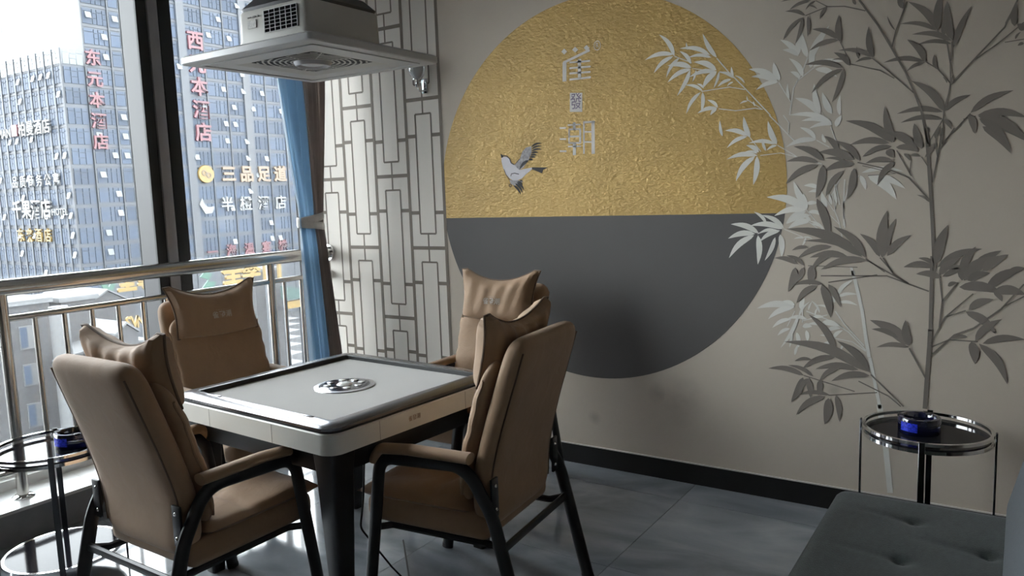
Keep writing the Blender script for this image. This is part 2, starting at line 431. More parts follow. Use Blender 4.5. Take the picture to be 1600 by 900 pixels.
# signs on the facades; every character is a part
def sign(name, label, loc, parts, face, cat='sign'):
    s = tag(empty(name, loc), label, cat)
    for p in parts:
        nm, body, size, m, du, dz = p[:6]; sx = p[6] if len(p) > 6 else 1.0; sy = p[7] if len(p) > 7 else 1.0; off = p[8] if len(p) > 8 else .012 * size
        l_ = (0, du, dz) if face is FACE_PX else (du, 0, dz)
        text_obj(nm, body, size, .06 * size, m, face, l_, s, off, sx, sy)
    return s
FXS = TX + .42
sign('red_vertical_sign', 'red vertical hotel sign at left edge of the tower', (FXS, 66.9, 18.0), [('character', ch, 2.5, M_RED, 0, 6.1 - i * 3.15, 1, 1, .05) for i, ch in enumerate('东元本酒店')], FACE_PX)
sign('red_vertical_sign', 'large red vertical hotel sign partly behind the ceiling unit', (FXS, 84.9, 21.5), [('character', ch, 3.3, M_RED, .05 * i, 7.6 - i * 3.85, 1, 1, .08) for i, ch in enumerate('西元本酒店')], FACE_PX)
s = sign('orange_sign', 'pale orange four-character sign with round yellow logo on the tower', (FXS, 93.0, 6.6), [('character', ch, 3.0, M_ORG, -3.4 + i * 3.85, 0, 1, 1, .11) for i, ch in enumerate('三品足道')], FACE_PX)
MB().lathe([(0, .25), (1.5, .25), (1.55, 0), (1.55, -.1), (0, -.1)], (0, 0, 0), 36).build('round_logo', M_YEL, s).matrix_local = Matrix.Translation((0, -8.1, .15)) @ FACE_PX
for k, (a, b) in enumerate(((-8.55, .35), (-7.65, -.05))):
    MB().lathe([(.28, .3), (.5, .3), (.5, .24), (.28, .24), (.28, .3)], (0, 0, 0), 20).build('logo_ring', M_BRN, s).matrix_local = Matrix.Translation((0, a, b)) @ FACE_PX
s = sign('white_hotel_sign', 'white four-character hotel sign with faceted logo below the orange sign', (FXS, 93.0, 1.25), [('character', ch, 2.7, M_WHT, -4.2 + i * 4.0, 0, 1, 1, .05) for i, ch in enumerate('半橙酒店')], FACE_PX)
MB().prism([(-1.5, .3), (-.9, 1.4), (-.6, .4), (.1, -.2), (1.5, -.1), (.9, -1.3), (-.5, -1.4)], lambda u, v, d: (d, u, v), 0, .2).build('faceted_logo', M_WHT, s, False, (0, -8.4, 0))
sign('red_low_sign', 'row of red characters just above the handrail on the tower', (FXS, 93.0, -7.0), [('character', ch, 2.2, M_RED, -8 + i * 3.9, 0, 1, 1, .05) for i, ch in enumerate('一海温宴楼')], FACE_PX)
# finned block signs (face towards -Y)
sign('white_hotel_sign', 'white lettering with red square at far left on the finned block', (-131, B1Y - .40, 14.1), [('latin_lettering', 'BORRMAN', 2.0, M_WHT, -10.3, -.2), ('red_square', '■', 2.4, M_RED, -4.3, 0), ('character', '柏', 2.4, M_WHT, -1.8, 0), ('character', '曼', 2.4, M_WHT, .7, 0), ('character', '酒', 2.4, M_WHT, 3.2, 0), ('character', '店', 2.4, M_WHT, 5.7, 0)], FACE_NY)
sign('white_hotel_sign', 'white four-character hotel sign low on the finned block', (-133, B1Y - .40, 1.5), [('character', ch, 3.1, M_WHT, -4.2 + i * 3.1, 0, 1, 1, .08) for i, ch in enumerate('千果酒店')] + [('latin_lettering', 'HOTEL', 1.5, M_WHT, 9.0, -.4)], FACE_NY)
sign('yellow_hotel_sign', 'dull yellow four-character sign lowest on the finned block', (-133, B1Y - .40, -2.6), [('character', ch, 2.3, M_YEL, -4.0 + i * 2.9, 0) for i, ch in enumerate('东来酒店')], FACE_NY)
sign('white_small_sign', 'small faint white characters mid-way up the finned block', (-131, B1Y - .40, 6.0), [('character', ch, 2.0, M_WHT, -6.0 + i * 2.6, 0) for i, ch in enumerate('品质商务公寓')], FACE_NY)

# lower buildings between us and the tower
def house(name, label, x, y0, y1, z1, depth, roof=None, ridge=0.0, wins=()):
    h = tag(empty(name, (x, (y0 + y1) / 2, GZ)), label, 'building'); w = (y1 - y0) / 2; H = z1 - GZ
    MB().box(-depth, 0, -w, w, 0, H).build('wall', M_BWALL, h, False)
    if ridge:
        MB().add([(0, -w, H), (0, w, H), (0, 0, H + ridge), (-depth, -w, H), (-depth, w, H), (-depth, 0, H + ridge)], [(0, 1, 2), (3, 5, 4), (0, 3, 4, 1), (0, 2, 5, 3), (1, 4, 5, 2)]).build('gable', M_BWALL, h, False)
        for sg in (-1, 1):
            MB().add([(.15, 0, H + ridge + .05), (.15, sg * w * 1.1, H - ridge * .1 + .05), (-depth, sg * w * 1.1, H - ridge * .1 + .05), (-depth, 0, H + ridge + .05),
                      (.15, 0, H + ridge + .2), (.15, sg * w * 1.1, H - ridge * .1 + .2), (-depth, sg * w * 1.1, H - ridge * .1 + .2), (-depth, 0, H + ridge + .2)],
                     [(0, 1, 2, 3), (4, 7, 6, 5), (0, 4, 5, 1), (1, 5, 6, 2), (2, 6, 7, 3), (3, 7, 4, 0)]).build('roof_slope', M_BWHITE, h, False)
    else:
        MB().box(-depth - .2, .2, -w - .2, w + .2, H, H + .35).build('roof_slab', M_BWHITE, h, False)
    for (a, b, c, d) in wins:
        ym = (y0 + y1) / 2
        f = MB().box(-.02, .10, a - ym, b - ym, c - GZ, d - GZ).build('window', M_BWHITE, h, False)
        MB().box(.10, .14, a - ym + .05, (a + b) / 2 - ym, c - GZ + .15, d - GZ - .1).build('pane', M_FGLASS, f, False)
    return h
house('annex', 'grey rendered annex with white window reveals behind the left railing post', -60, 12, 28.5, -5.2, 10, wins=[(26.2, 27.2, -8.4, -6.7), (26.2, 27.2, -11.1, -9.5), (26.2, 27.2, -14.2, -12.4), (22.2, 23.2, -8.4, -6.7), (22.2, 23.2, -11.1, -9.5)])
c_ = MB().lathe([(0, 0), (.62, 0), (.62, 10.5), (.72, 10.5), (.72, 11.0), (.62, 11.0), (.62, 14.8), (0, 14.8)], (0, 0, 0), 24).build('round_chimney', M_BWHITE, None, True, (-56.5, 27.4, GZ)); tag(c_, 'white round chimney beside the grey annex', 'chimney')
house('flat_roof_block', 'small grey block with white flat roof above the lower rail', -62, 30.3, 33.0, -5.6, 5)
house('roof_house', 'grey house with white gable slope left of the yellow sign', -66, 33.8, 38.6, -7.0, 9, ridge=1.4)
house('gable_house', 'lower house with small white gable beneath the yellow sign', -52, 28.8, 30.4, -7.2, 4, ridge=.65)
house('gable_house', 'long grey house mass behind the pillows', -58, 29.0, 35.0, -9.2, 8, ridge=.3)
house('street_block', 'grey street block with white roof edge behind the railing post', -78, 61.0, 65.0, -6.9, 6)
s = sign('yellow_sign', 'yellow two-character sign with green logo left of the mullion', (-74, 41.0, -5.9), [('character', '全', 2.0, M_YEL, 1.6, 0, 1, 1, .12), ('character', '季', 2.0, M_YEL, 3.7, 0, 1, 1, .1)], FACE_PX)
MB().prism([(-1, .6), (-.6, .8), (0, -.2), (.6, .8), (1, .6), (.2, -.9), (-.2, -.9)], lambda u, v, d: (d, u, v), 0, .2).build('leaf_logo', M_GRN, s, False, (0, -.3, 0))
s = sign('yellow_sign', 'yellow two-character sign with green logo above the tan pillow', (-74, 53.6, -6.4), [('character', '全', 2.6, M_YEL, 1.3, 0, 1, 1, .12), ('character', '季', 2.6, M_YEL, 3.8, .1, 1, 1, .1)], FACE_PX)
MB().prism([(-1, .4), (-.3, 1), (.5, .6), (-.1, -.2), (.9, -.3), (.5, -1), (-.9, -.9), (0, 0)], lambda u, v, d: (d, u, v), 0, .2).build('leaf_logo', M_GRN, s, False, (0, -1.9, -.2))
sign('yellow_latin_sign', 'yellow capital letters seen between the balusters', (-57, 33.4, -7.3), [('letter', ch, 1.3, M_YEL, -.75 + i * .5, 0, .75, 1.0, .03) for i, ch in enumerate('SVNE')], FACE_PX)
aw = tag(empty('shop_awning', (-76, 64.3, -9.6)), 'teal shop awning with yellow board beside the blue curtain', 'awning')
MB().prism([(-1.2, -.8), (1.6, -.9), (1.6, .2), (-1.2, .9)], lambda u, v, d: (d, u, v), 0, 1.0).build('canopy', M_TEAL, aw, False)
MB().box(0, .6, -.8, 1.4, -2.0, -1.1).build('board', M_YEL, aw, False)
MB().box(.2, .6, -1.2, -.9, -10.4, -.8).box(.2, .6, 1.3, 1.6, -10.4, -.9).build('legs', M_BAND, aw, False)
yf = tag(empty('yellow_frame_sign', (-74, 60.4, GZ)), 'yellow square frame sign on a pole beside the railing post', 'sign')
MB().box(-.2, .2, -1.2, -.9, 12.4, 14.8).box(-.2, .2, .9, 1.2, 12.4, 14.8).box(-.2, .2, -.9, .9, 14.5, 14.8).build('frame', M_YEL, yf, False)
MB().box(-.08, .08, -1.13, -.97, 0, 12.4).build('pole', M_BAND, yf, False)

# mural outlines in wall coordinates (x, z) in metres
DARK_LEAVES=[(-.8448,2.3646,-.9786,2.3811,.0135),(-.8503,2.3634,-.939,2.3394,.0154),(-.8684,2.3033,-.9582,2.3353,.0154),(-.8774,2.2977,-.9666,2.2081,.0188),(-.8802,2.2967,-.9115,2.1843,.0182),(-.8579,2.3004,-.8583,2.2077,.0168),(-.7748,2.328,-.806,2.2773,.0154),(-.8242,2.3613,-.8686,2.3286,.0094),(-.855,2.3453,-.8169,2.3234,.0067),(-.7188,2.1681,-.7253,2.286,.028),(-.7237,2.1804,-.84,2.2396,.0243),(-.7236,2.177,-.8507,2.146,.021),(-.5846,2.0838,-.6032,2.2184,.027),(-.5846,2.0852,-.7263,2.1323,.0196),(-.5845,2.0804,-.6557,2.0718,.0135),(-.6773,2.0606,-.745,2.1257,.0238),(-.705,2.0534,-.8682,2.0864,.0252),(-.705,2.0513,-.8388,1.9549,.0238),(-.7016,2.0495,-.75,1.9073,.0229),(-.6396,2.0837,-.6503,2.1398,.0098),(-.6855,2.0823,-.7526,2.0938,.0084),(-.379,2.0423,-.4512,2.1419,.027),(-.385,2.043,-.5414,2.0569,.0203),(-.3819,2.0393,-.4493,2.0106,.0156),(-.3393,2.008,-.3468,2.0679,.0156),(-.2962,1.9444,-.3135,1.9724,.0065),(-.3377,2.1643,-.4519,2.2986,.0299),(-.3377,2.1643,-.3245,2.3231,.0312),(-.3406,2.1647,-.4804,2.2108,.0182),(-.3135,2.1383,-.3097,2.2119,.0182),(-.2838,2.1181,-.3058,2.2785,.0337),(-.2837,2.1149,-.4333,2.1612,.0221),(-.2845,2.1021,-.411,2.1167,.0169),(-.2771,2.0863,-.2163,2.2453,.0234),(-.4696,2.2719,-.4864,2.337,.0229),(-.6567,2.3177,-.6703,2.3537,.0135),(-.4984,2.1868,-.531,2.2528,.0065),(-.0671,2.1418,-.0626,2.2366,.0237),(-.0344,2.1218,-.0578,2.1498,.025),(-.0626,2.0917,-.0448,2.1171,.0087),(-.0325,2.0722,-.0536,2.0656,.0125),(-.0747,2.2016,-.1,2.1559,.0112),(-.3047,1.8302,-.4317,1.9686,.0324),(-.3047,1.8302,-.2107,1.8889,.0243),(-.3076,1.8271,-.4843,1.834,.0234),(-.3067,1.7973,-.469,1.7947,.0216),(-.3067,1.7973,-.2742,1.7518,.0175),(-.2084,1.8154,-.0607,1.8914,.0286),(-.1824,1.8035,-.0108,1.7798,.0325),(-.1812,1.8002,-.0072,1.6848,.0403),(-.1763,1.79,-.0747,1.6731,.0325),(-.2099,1.809,-.1915,1.7327,.0273),(-.4973,1.7132,-.6913,1.8212,.0364),(-.491,1.7128,-.5324,1.8703,.0322),(-.416,1.7046,-.5268,1.7565,.028),(-.3882,1.6994,-.415,1.7891,.0283),(-.3343,1.7194,-.3178,1.7683,.0162),(-.2815,1.9396,-.2739,1.9778,.0078),(-.5099,1.7106,-.6715,1.7138,.0294),(-.5001,1.6962,-.6188,1.6578,.0252),(-.522,1.6802,-.4927,1.6474,.0308),(-.3967,1.6728,-.53,1.7567,.0311),(-.4842,1.6917,-.3935,1.6658,.0256),(-.3847,1.6789,-.4087,1.7819,.0311),(-.3368,1.6995,-.3715,1.6409,.0189),(-.4522,1.6624,-.4265,1.6302,.014),(-.4271,1.6541,-.3869,1.6465,.0135),(-.6284,1.6406,-.7373,1.7358,.0266),(-.7196,1.6847,-.7788,1.7601,.0266),(-.6517,1.6454,-.8057,1.6883,.0378),(-.6481,1.6275,-.7802,1.6014,.0333),(-.685,1.6364,-.7775,1.6592,.014),(-.7808,1.6485,-.9159,1.7218,.0305),(-.8051,1.6425,-.948,1.6535,.0261),(-.805,1.6316,-.9509,1.5494,.0304),(-.7841,1.6306,-.8137,1.4784,.0377),(-.6946,1.6012,-.7704,1.4846,.0275),(-.6511,1.6099,-.679,1.4714,.0334),(-.4955,1.6338,-.6051,1.6289,.0252),(-.4859,1.6298,-.5543,1.5317,.0266),(-.8101,1.4783,-.7516,1.2825,.0377),(-.3451,1.4493,-.3981,1.4829,.0108),(-.1978,1.7527,-.1885,1.7292,.013),(-.1639,1.7567,-.0598,1.6401,.0364),(-.1136,1.7593,-.0128,1.6883,.0364),(-.5973,1.2073,-.7352,1.3487,.0334),(-.538,1.2119,-.6226,1.3156,.0304),(-.5282,1.2084,-.5132,1.418,.0462),(-.5218,1.2157,-.4772,1.3823,.0319),(-.5088,1.2159,-.4156,1.3098,.0304),(-.6107,1.2107,-.9456,1.3386,.0479),(-.604,1.2145,-.8649,1.2821,.0246),(-.7408,1.2568,-.8931,1.1988,.0285),(-.8467,1.2522,-.9191,1.2363,.017),(-.6713,1.2098,-.839,1.2034,.0319),(-.5904,1.1966,-.7885,1.1482,.0334),(-.8929,1.1722,-1.0005,1.1993,.024),(-.8601,1.1653,-.9447,1.2132,.0195),(-.7197,1.2348,-.8347,1.1395,.0275),(-.3167,1.1841,-.2762,1.3528,.0434),(-.3193,1.1702,-.4405,1.1674,.0266),(-.3258,1.1839,-.385,1.2093,.0175),(-.3102,1.1704,-.1473,1.2515,.0322),(-.2228,1.1519,-.1707,1.2614,.0322),(-.2977,1.1568,-.2331,1.1995,.0168),(-.1786,1.1462,-.079,1.2456,.0405),(-.1162,1.1748,-.0533,1.2293,.0247),(-.0536,1.1597,.0066,1.1744,.0148),(-.2917,1.1604,-.1791,1.1632,.0176),(-.902,1.1564,-.9356,1.0383,.0335),(-.8635,1.1573,-.9056,1.0801,.0264),(-.8298,1.1669,-.8372,1.0735,.0388),(-.7786,1.08,-.9142,1.0708,.0229),(-.8035,1.0747,-.8961,.9858,.03),(-.7827,1.0799,-.7417,.9243,.0405),(-.7538,1.0809,-.699,.9761,.0282),(-.7162,.7596,-.8399,.9346,.0335),(-.5696,.6801,-.713,.8178,.037),(-.5775,.6837,-.9513,.7951,.0476),(-.6175,.6886,-.8072,.6747,.0317),(-.716,.7418,-.8672,.6689,.0291),(-.8247,.7186,-.9023,.7042,.0164),(-.5693,.667,-.735,.623,.0317),(-.8582,.6376,-1.0265,.6563,.0273),(-.8153,.6374,-.9328,.6811,.02),(-.8624,.628,-.9163,.5013,.0357),(-.8323,.6265,-.8791,.5522,.0237),(-.8408,.6256,-.8269,.5306,.0291),(-.6988,.6941,-.7895,.6127,.0247),(-.7854,.6223,-.7929,.5483,.0291),(-.7382,.5547,-.892,.5368,.02),(-.7591,.5477,-.8929,.4387,.0328),(-.7464,.5401,-.7615,.41,.0419),(-.7133,.5576,-.6965,.4326,.0273),(-.4148,.8193,-.5742,.9238,.0494),(-.4111,.8196,-.4288,.9327,.0358),(-.4109,.8111,-.5444,.8003,.0221),(-.457,.8501,-.5656,.8828,.0239),(-.1332,.8497,.0187,.8774,.0301),(-.1469,.8487,-.0399,.6844,.0345),(-.1746,.8547,-.1577,.758,.0378),(-.161,.8598,-.0662,.9588,.0313),(-.1994,.9832,-.0873,.8935,.0365),(-.1893,.9919,-.0991,1.0405,.0345),(-.1891,.874,-.2519,.8611,.0181),(-.3025,1.1376,-.2272,1.2121,.0345),(-.295,1.1256,-.393,1.1392,.0296),(-.3322,1.1777,-.4418,1.1687,.0247),(-.2916,1.1298,-.1776,1.1667,.0247),(-.2174,1.1159,-.1999,1.2205,.0378),(-.2104,1.1161,-.0986,1.222,.0508),(-.1434,1.158,-.0591,1.2226,.0412),(-.1274,1.083,.0076,1.1735,.0412),(-.2269,1.0873,-.0667,1.0657,.0428),(-.1003,1.0761,.0117,1.065,.0412),(-.1966,1.1165,-.1162,1.1508,.0333),(-.1001,1.0722,-.0688,1.0324,.0206),(-.2691,1.0898,-.2345,1.1072,.0181)]
DARK_STEMS=[(.0081,[(-.644,2.3359),(-.5649,2.2163),(-.5125,2.1186),(-.4541,2.0078),(-.4149,1.9101),(-.3887,1.834),(-.3712,1.7455),(-.3609,1.6977)]),(.0047,[(-.6173,2.2859),(-.7026,2.3181),(-.7748,2.328),(-.8684,2.3033)]),(.0042,[(-.6754,2.0673),(-.5547,2.0259),(-.4971,1.9857)]),(.0047,[(-.5878,2.0828),(-.5165,2.0148),(-.4212,1.9174)]),(.0042,[(-.7188,2.1681),(-.6789,2.0815)]),(.0054,[(-.5094,2.1182),(-.4953,2.1864),(-.4549,2.2991)]),(.0047,[(-.379,2.0423),(-.3333,2.0074),(-.2845,1.9432)]),(.0052,[(-.3376,2.161),(-.3009,2.1075),(-.2868,2.0215),(-.2833,1.943)]),(.0039,[(-.2836,2.1117),(-.2842,2.0342)]),(.0065,[(-.2843,1.9366),(-.1956,2.0363),(-.0996,2.1434),(-.0601,2.2424)]),(.0046,[(-.2009,2.0274),(-.1193,2.0836),(-.0355,2.1527)]),(.0037,[(-.0975,2.0838),(-.0331,2.0877)]),(.0059,[(-.2833,1.943),(-.2891,1.9011),(-.3048,1.8335)]),(.0054,[(-.3048,1.8335),(-.3068,1.6942)]),(.0054,[(-.2083,1.8122),(-.25,1.7632),(-.3098,1.6944)]),(.0047,[(-.3067,1.7973),(-.3609,1.6977)]),(.0035,[(-.7748,2.328),(-.8242,2.3613)]),(.0032,[(-.188,1.8007),(-.2335,1.7914)]),(.0058,[(-.6382,1.6341),(-.5074,1.5962),(-.431,1.5584),(-.3453,1.4562)]),(.0035,[(-.6181,1.6189),(-.4816,1.5777),(-.5942,1.5741)]),(.0042,[(-.4807,1.6778),(-.4218,1.5649)]),(.0034,[(-.4235,1.6334),(-.4282,1.572)]),(.004,[(-.3838,1.6449),(-.3583,1.603)]),(.0135,[(-.3687,1.7654),(-.3582,1.6435),(-.3422,1.4527),(-.3326,1.3222),(-.3218,1.1493)]),(.0054,[(-.3395,1.5343),(-.3232,1.6416),(-.3087,1.761)]),(.004,[(-.3308,1.7426),(-.3302,1.6756),(-.3232,1.6416)]),(.0047,[(-.3152,1.6747),(-.2644,1.7577)]),(.0043,[(-.5972,1.2037),(-.5171,1.1441)]),(.0051,[(-.5379,1.2083),(-.4847,1.145)]),(.0037,[(-.8457,1.1656),(-.6299,1.163)]),(.0143,[(-.3319,1.2185),(-.3311,1.0546),(-.3302,.8887)]),(.0181,[(-.3304,.897),(-.3316,.8301),(-.3373,.6863),(-.3423,.5391)]),(.0058,[(-.34,1.0641),(-.4177,1.0927),(-.5087,1.1275),(-.7874,1.1194)]),(.0049,[(-.4177,1.0927),(-.5951,1.1976)]),(.0058,[(-.5257,1.2072),(-.4824,1.1367),(-.4215,1.0967)]),(.0051,[(-.5472,1.1307),(-.7539,1.0897)]),(.006,[(-.5655,.6717),(-.427,.5389)]),(.0055,[(-.6166,.6356),(-.4893,.5793),(-.4384,.5374)]),(.0044,[(-.5363,.5914),(-.7466,.5537)]),(.0046,[(-.8582,.6376),(-.6318,.5849)]),(.0074,[(-.4108,.8068),(-.3445,.6813)]),(.0056,[(-.1506,.8565),(-.2589,.8565),(-.3261,.8179)]),(.0082,[(-.3287,.7757),(-.2382,.8786),(-.1695,.912)]),(.0066,[(-.1695,.912),(-.0711,1.0022),(.0036,1.1075)]),(.0058,[(-.1995,.9873),(-.2759,.9544),(-.3266,.8346)]),(.0068,[(-.2961,.9077),(-.2886,1.0236),(-.231,1.1073)]),(.0049,[(-.2886,1.0236),(-.3025,1.1376)]),(.0048,[(-.0712,1.0061),(.0055,1.057)]),(.0049,[(-.2759,.9544),(-.1743,1.0611)])]
PALE_LEAVES=[(-1.4949,2.2011,-1.5751,2.3175,.0236),(-1.4982,2.2108,-1.6546,2.2017,.0223),(-1.5017,2.2019,-1.6066,2.1313,.0223),(-1.4682,2.1916,-1.5401,2.1,.0186),(-1.4089,2.1536,-1.4679,2.2225,.0192),(-1.4057,2.1348,-1.5326,2.1588,.026),(-1.409,2.129,-1.5335,2.0772,.0236),(-1.4124,2.1263,-1.4834,2.0061,.0223),(-1.2798,2.1686,-1.3495,2.2913,.0228),(-1.3115,2.1846,-1.4678,2.2349,.0216),(-1.3052,2.1717,-1.4251,2.1864,.0168),(-1.2799,2.1082,-1.3957,2.1613,.0276),(-1.28,2.1021,-1.4225,2.0903,.0216),(-1.28,2.1021,-1.3508,2.0303,.03),(-1.2673,2.1007,-1.2961,2.0248,.0132),(-1.4248,2.2232,-1.4331,2.2612,.0096),(-1.1985,2.069,-1.2077,2.118,.0132),(-1.1954,2.0626,-1.2673,2.0977,.0156),(-1.2078,2.058,-1.277,2.0289,.0156),(-1.143,2.0331,-1.1923,2.0743,.0093),(-1.1985,2.045,-1.2297,2.0271,.0084),(-1.3829,2.1229,-1.4029,2.0666,.0108),(-1.3509,2.018,-1.4394,2.0549,.0156),(-1.3444,2.0297,-1.38,2.0549,.0112),(-1.3607,2.0128,-1.4359,1.9139,.0192),(-1.3509,2.0119,-1.358,1.9136,.0198),(-1.2741,1.931,-1.3285,1.9728,.0161),(-1.2773,1.9282,-1.3776,1.9122,.0192),(-1.2805,1.9254,-1.3127,1.8974,.0168),(-1.1307,1.9483,-1.1675,1.9385,.0084),(-1.1276,1.948,-1.1338,1.9725,.0072),(-1.0942,1.9211,-1.1033,1.9458,.0084),(-.982,2.0279,-1.0088,2.1153,.0278),(-.9907,2.023,-1.1249,2.0965,.0302),(-.9937,2.0233,-1.1127,2.0596,.0244),(-.9878,2.0227,-1.0914,1.9951,.0209),(-.9379,1.9362,-.9443,2.0123,.0128),(-.8996,2.128,-.9804,2.2128,.0267),(-.8968,2.1305,-.9685,2.1652,.0209),(-.8968,2.1333,-.8867,2.2511,.0258),(-.8574,2.1171,-.8837,2.2338,.0267),(-.8516,2.0994,-.7656,2.2451,.0348),(-.8761,2.0338,-.9394,2.1242,.0244),(-.8902,2.0296,-.9332,2.0631,.0186),(-.8457,2.0703,-.8242,2.13,.0224),(-.8346,2.0747,-.7041,2.0818,.0224),(-.8234,2.0621,-.73,2.0179,.0255),(-.8043,1.8609,-.9121,1.9425,.0302),(-.7988,1.8604,-.8282,2.0001,.0269),(-.7493,1.8563,-.7917,1.9567,.0278),(-.7166,1.8479,-.7153,1.9379,.0179),(-1.1181,1.7759,-1.149,1.8778,.0252),(-1.1304,1.7858,-1.2394,1.8179,.0228),(-1.1304,1.7828,-1.2301,1.7343,.0192),(-.9919,1.7347,-1.0339,1.8476,.0276),(-.9978,1.738,-1.1254,1.7492,.0186),(-1.0753,1.7038,-1.1365,1.7408,.0216),(-1.0422,1.7079,-1.0605,1.769,.0132),(-1.0814,1.6981,-1.1414,1.7107,.0108),(-.9918,1.7317,-1.0393,1.7107,.0132),(-1.0813,1.6891,-1.2314,1.6788,.0236),(-1.0935,1.6867,-1.1861,1.5717,.0276),(-1.0844,1.6862,-1.1023,1.5502,.0276),(-.8141,1.7466,-.9507,1.7203,.0244),(-.8169,1.7497,-.8881,1.8069,.0209),(-.775,1.7297,-.7893,1.7709,.0151),(-.746,1.8162,-.9402,1.8665,.0235),(-.7432,1.8103,-.8483,1.7982,.0179),(-.7487,1.8165,-.8826,1.8356,.0209),(-.7321,1.7981,-.7085,1.8472,.0235),(-1.2522,1.7911,-1.2647,1.8689,.0144),(-.8501,1.4349,-.9146,1.5614,.0302),(-.8557,1.4291,-1.0382,1.4903,.0372),(-.8557,1.4261,-1.0017,1.4013,.0278),(-.8002,1.525,-.8683,1.539,.0192),(-.7832,1.5069,-.848,1.5089,.0162),(-.8383,1.4021,-.945,1.3613,.0252),(-.838,1.3783,-.9361,1.3431,.0244),(-.5949,1.5748,-.4765,1.4642,.0403),(-.5843,1.5687,-.4423,1.5105,.0291),(-.6266,1.5761,-.6016,1.5099,.0213),(-.6215,1.5873,-.4516,1.5854,.0186),(-.7655,1.4363,-.7888,1.5071,.024),(-.7435,1.4475,-.7553,1.5002,.0139),(-.7216,1.4528,-.7337,1.5286,.0128),(-.856,1.4558,-.7993,1.4546,.0156),(-.8442,1.42,-.7762,1.3953,.018),(-.9567,1.3402,-1.0605,1.4052,.0233),(-1.0376,1.3636,-1.0996,1.4219,.0158),(-.9611,1.3379,-1.1157,1.3549,.027),(-1.074,1.3175,-1.2122,1.3626,.0279),(-1.0924,1.3152,-1.2252,1.2916,.0279),(-1.097,1.3083,-1.2205,1.195,.0288),(-1.0785,1.3083,-1.079,1.166,.0288),(-.9923,1.3312,-1.0694,1.3222,.0158),(-.9744,1.3311,-1.0692,1.2781,.0225),(-.9966,1.2991,-1.0459,1.1853,.0207),(-.9743,1.3129,-.9668,1.2029,.0279),(-.9834,1.3312,-1.0831,1.3129,.0139),(-.8572,1.4314,-1.036,1.4917,.036),(-.8614,1.4292,-1.0017,1.3998,.0279),(-.855,1.4291,-.8687,1.505,.027),(-.857,1.4202,-.948,1.3629,.0252),(-.8415,1.3709,-.939,1.3378,.0217),(-.8488,1.4512,-.7937,1.4544,.0135),(-.8484,1.4156,-.7846,1.4013,.0153),(-.8351,1.3753,-.8697,1.3981,.013),(-.835,1.362,-.7754,1.3349,.0108),(-.7754,1.3349,-.8437,1.3754,.0113),(-.8644,1.2948,-.9122,1.2902,.009),(-.8558,1.2993,-.8727,1.2587,.0099),(-.8687,1.2993,-.8256,1.2904,.009),(-.9035,.9675,-1.0827,.9502,.0325),(-.9079,.965,-1.0293,.8996,.0279),(-.9036,.9744,-.9594,.9926,.0186),(-.9207,.9085,-1.0084,.8584,.0205),(-.9248,.8616,-.9831,.8223,.0167),(-.8855,.9291,-.9691,.7619,.018),(-.9203,.8526,-.9263,.7678,.0139),(-.8935,.8451,-.884,.7712,.0205),(-.8674,.8747,-.8238,.8776,.0232),(-.8497,.8574,-.8447,.8022,.0186),(-.877,.9573,-.86,1.0133,.0225),(-.8459,.913,-.9386,.9074,.0186),(-.8854,.9199,-.8338,.9962,.0112),(-.7902,.9437,-.8295,1.001,.0108),(-.7153,1.0288,-.6485,1.1046,.0198),(-.7152,1.0221,-.6291,1.0391,.0153),(-.7107,.9976,-.6262,.9884,.0153),(-.753,1.0226,-.7232,.997,.027),(-.7729,.9265,-.8329,.9138,.0153),(-.781,.8987,-.7007,.8857,.0279),(-.755,.8639,-.6964,.8769,.0198),(-.7292,.8293,-.6879,.8685,.018),(-.7395,.9646,-.8077,.9792,.0108),(-.8115,.9334,-.7991,.9706,.0084),(-.842,.9546,-.8252,.9966,.0084),(-.7766,.8853,-.85,.8851,.0139),(-.7206,.8208,-.7889,.8387,.0117),(-.6948,.7774,-.6787,.8105,.009),(-.7753,.78,-.7289,.8111,.0232),(-.9014,.7323,-.8842,.7899,.0125)]
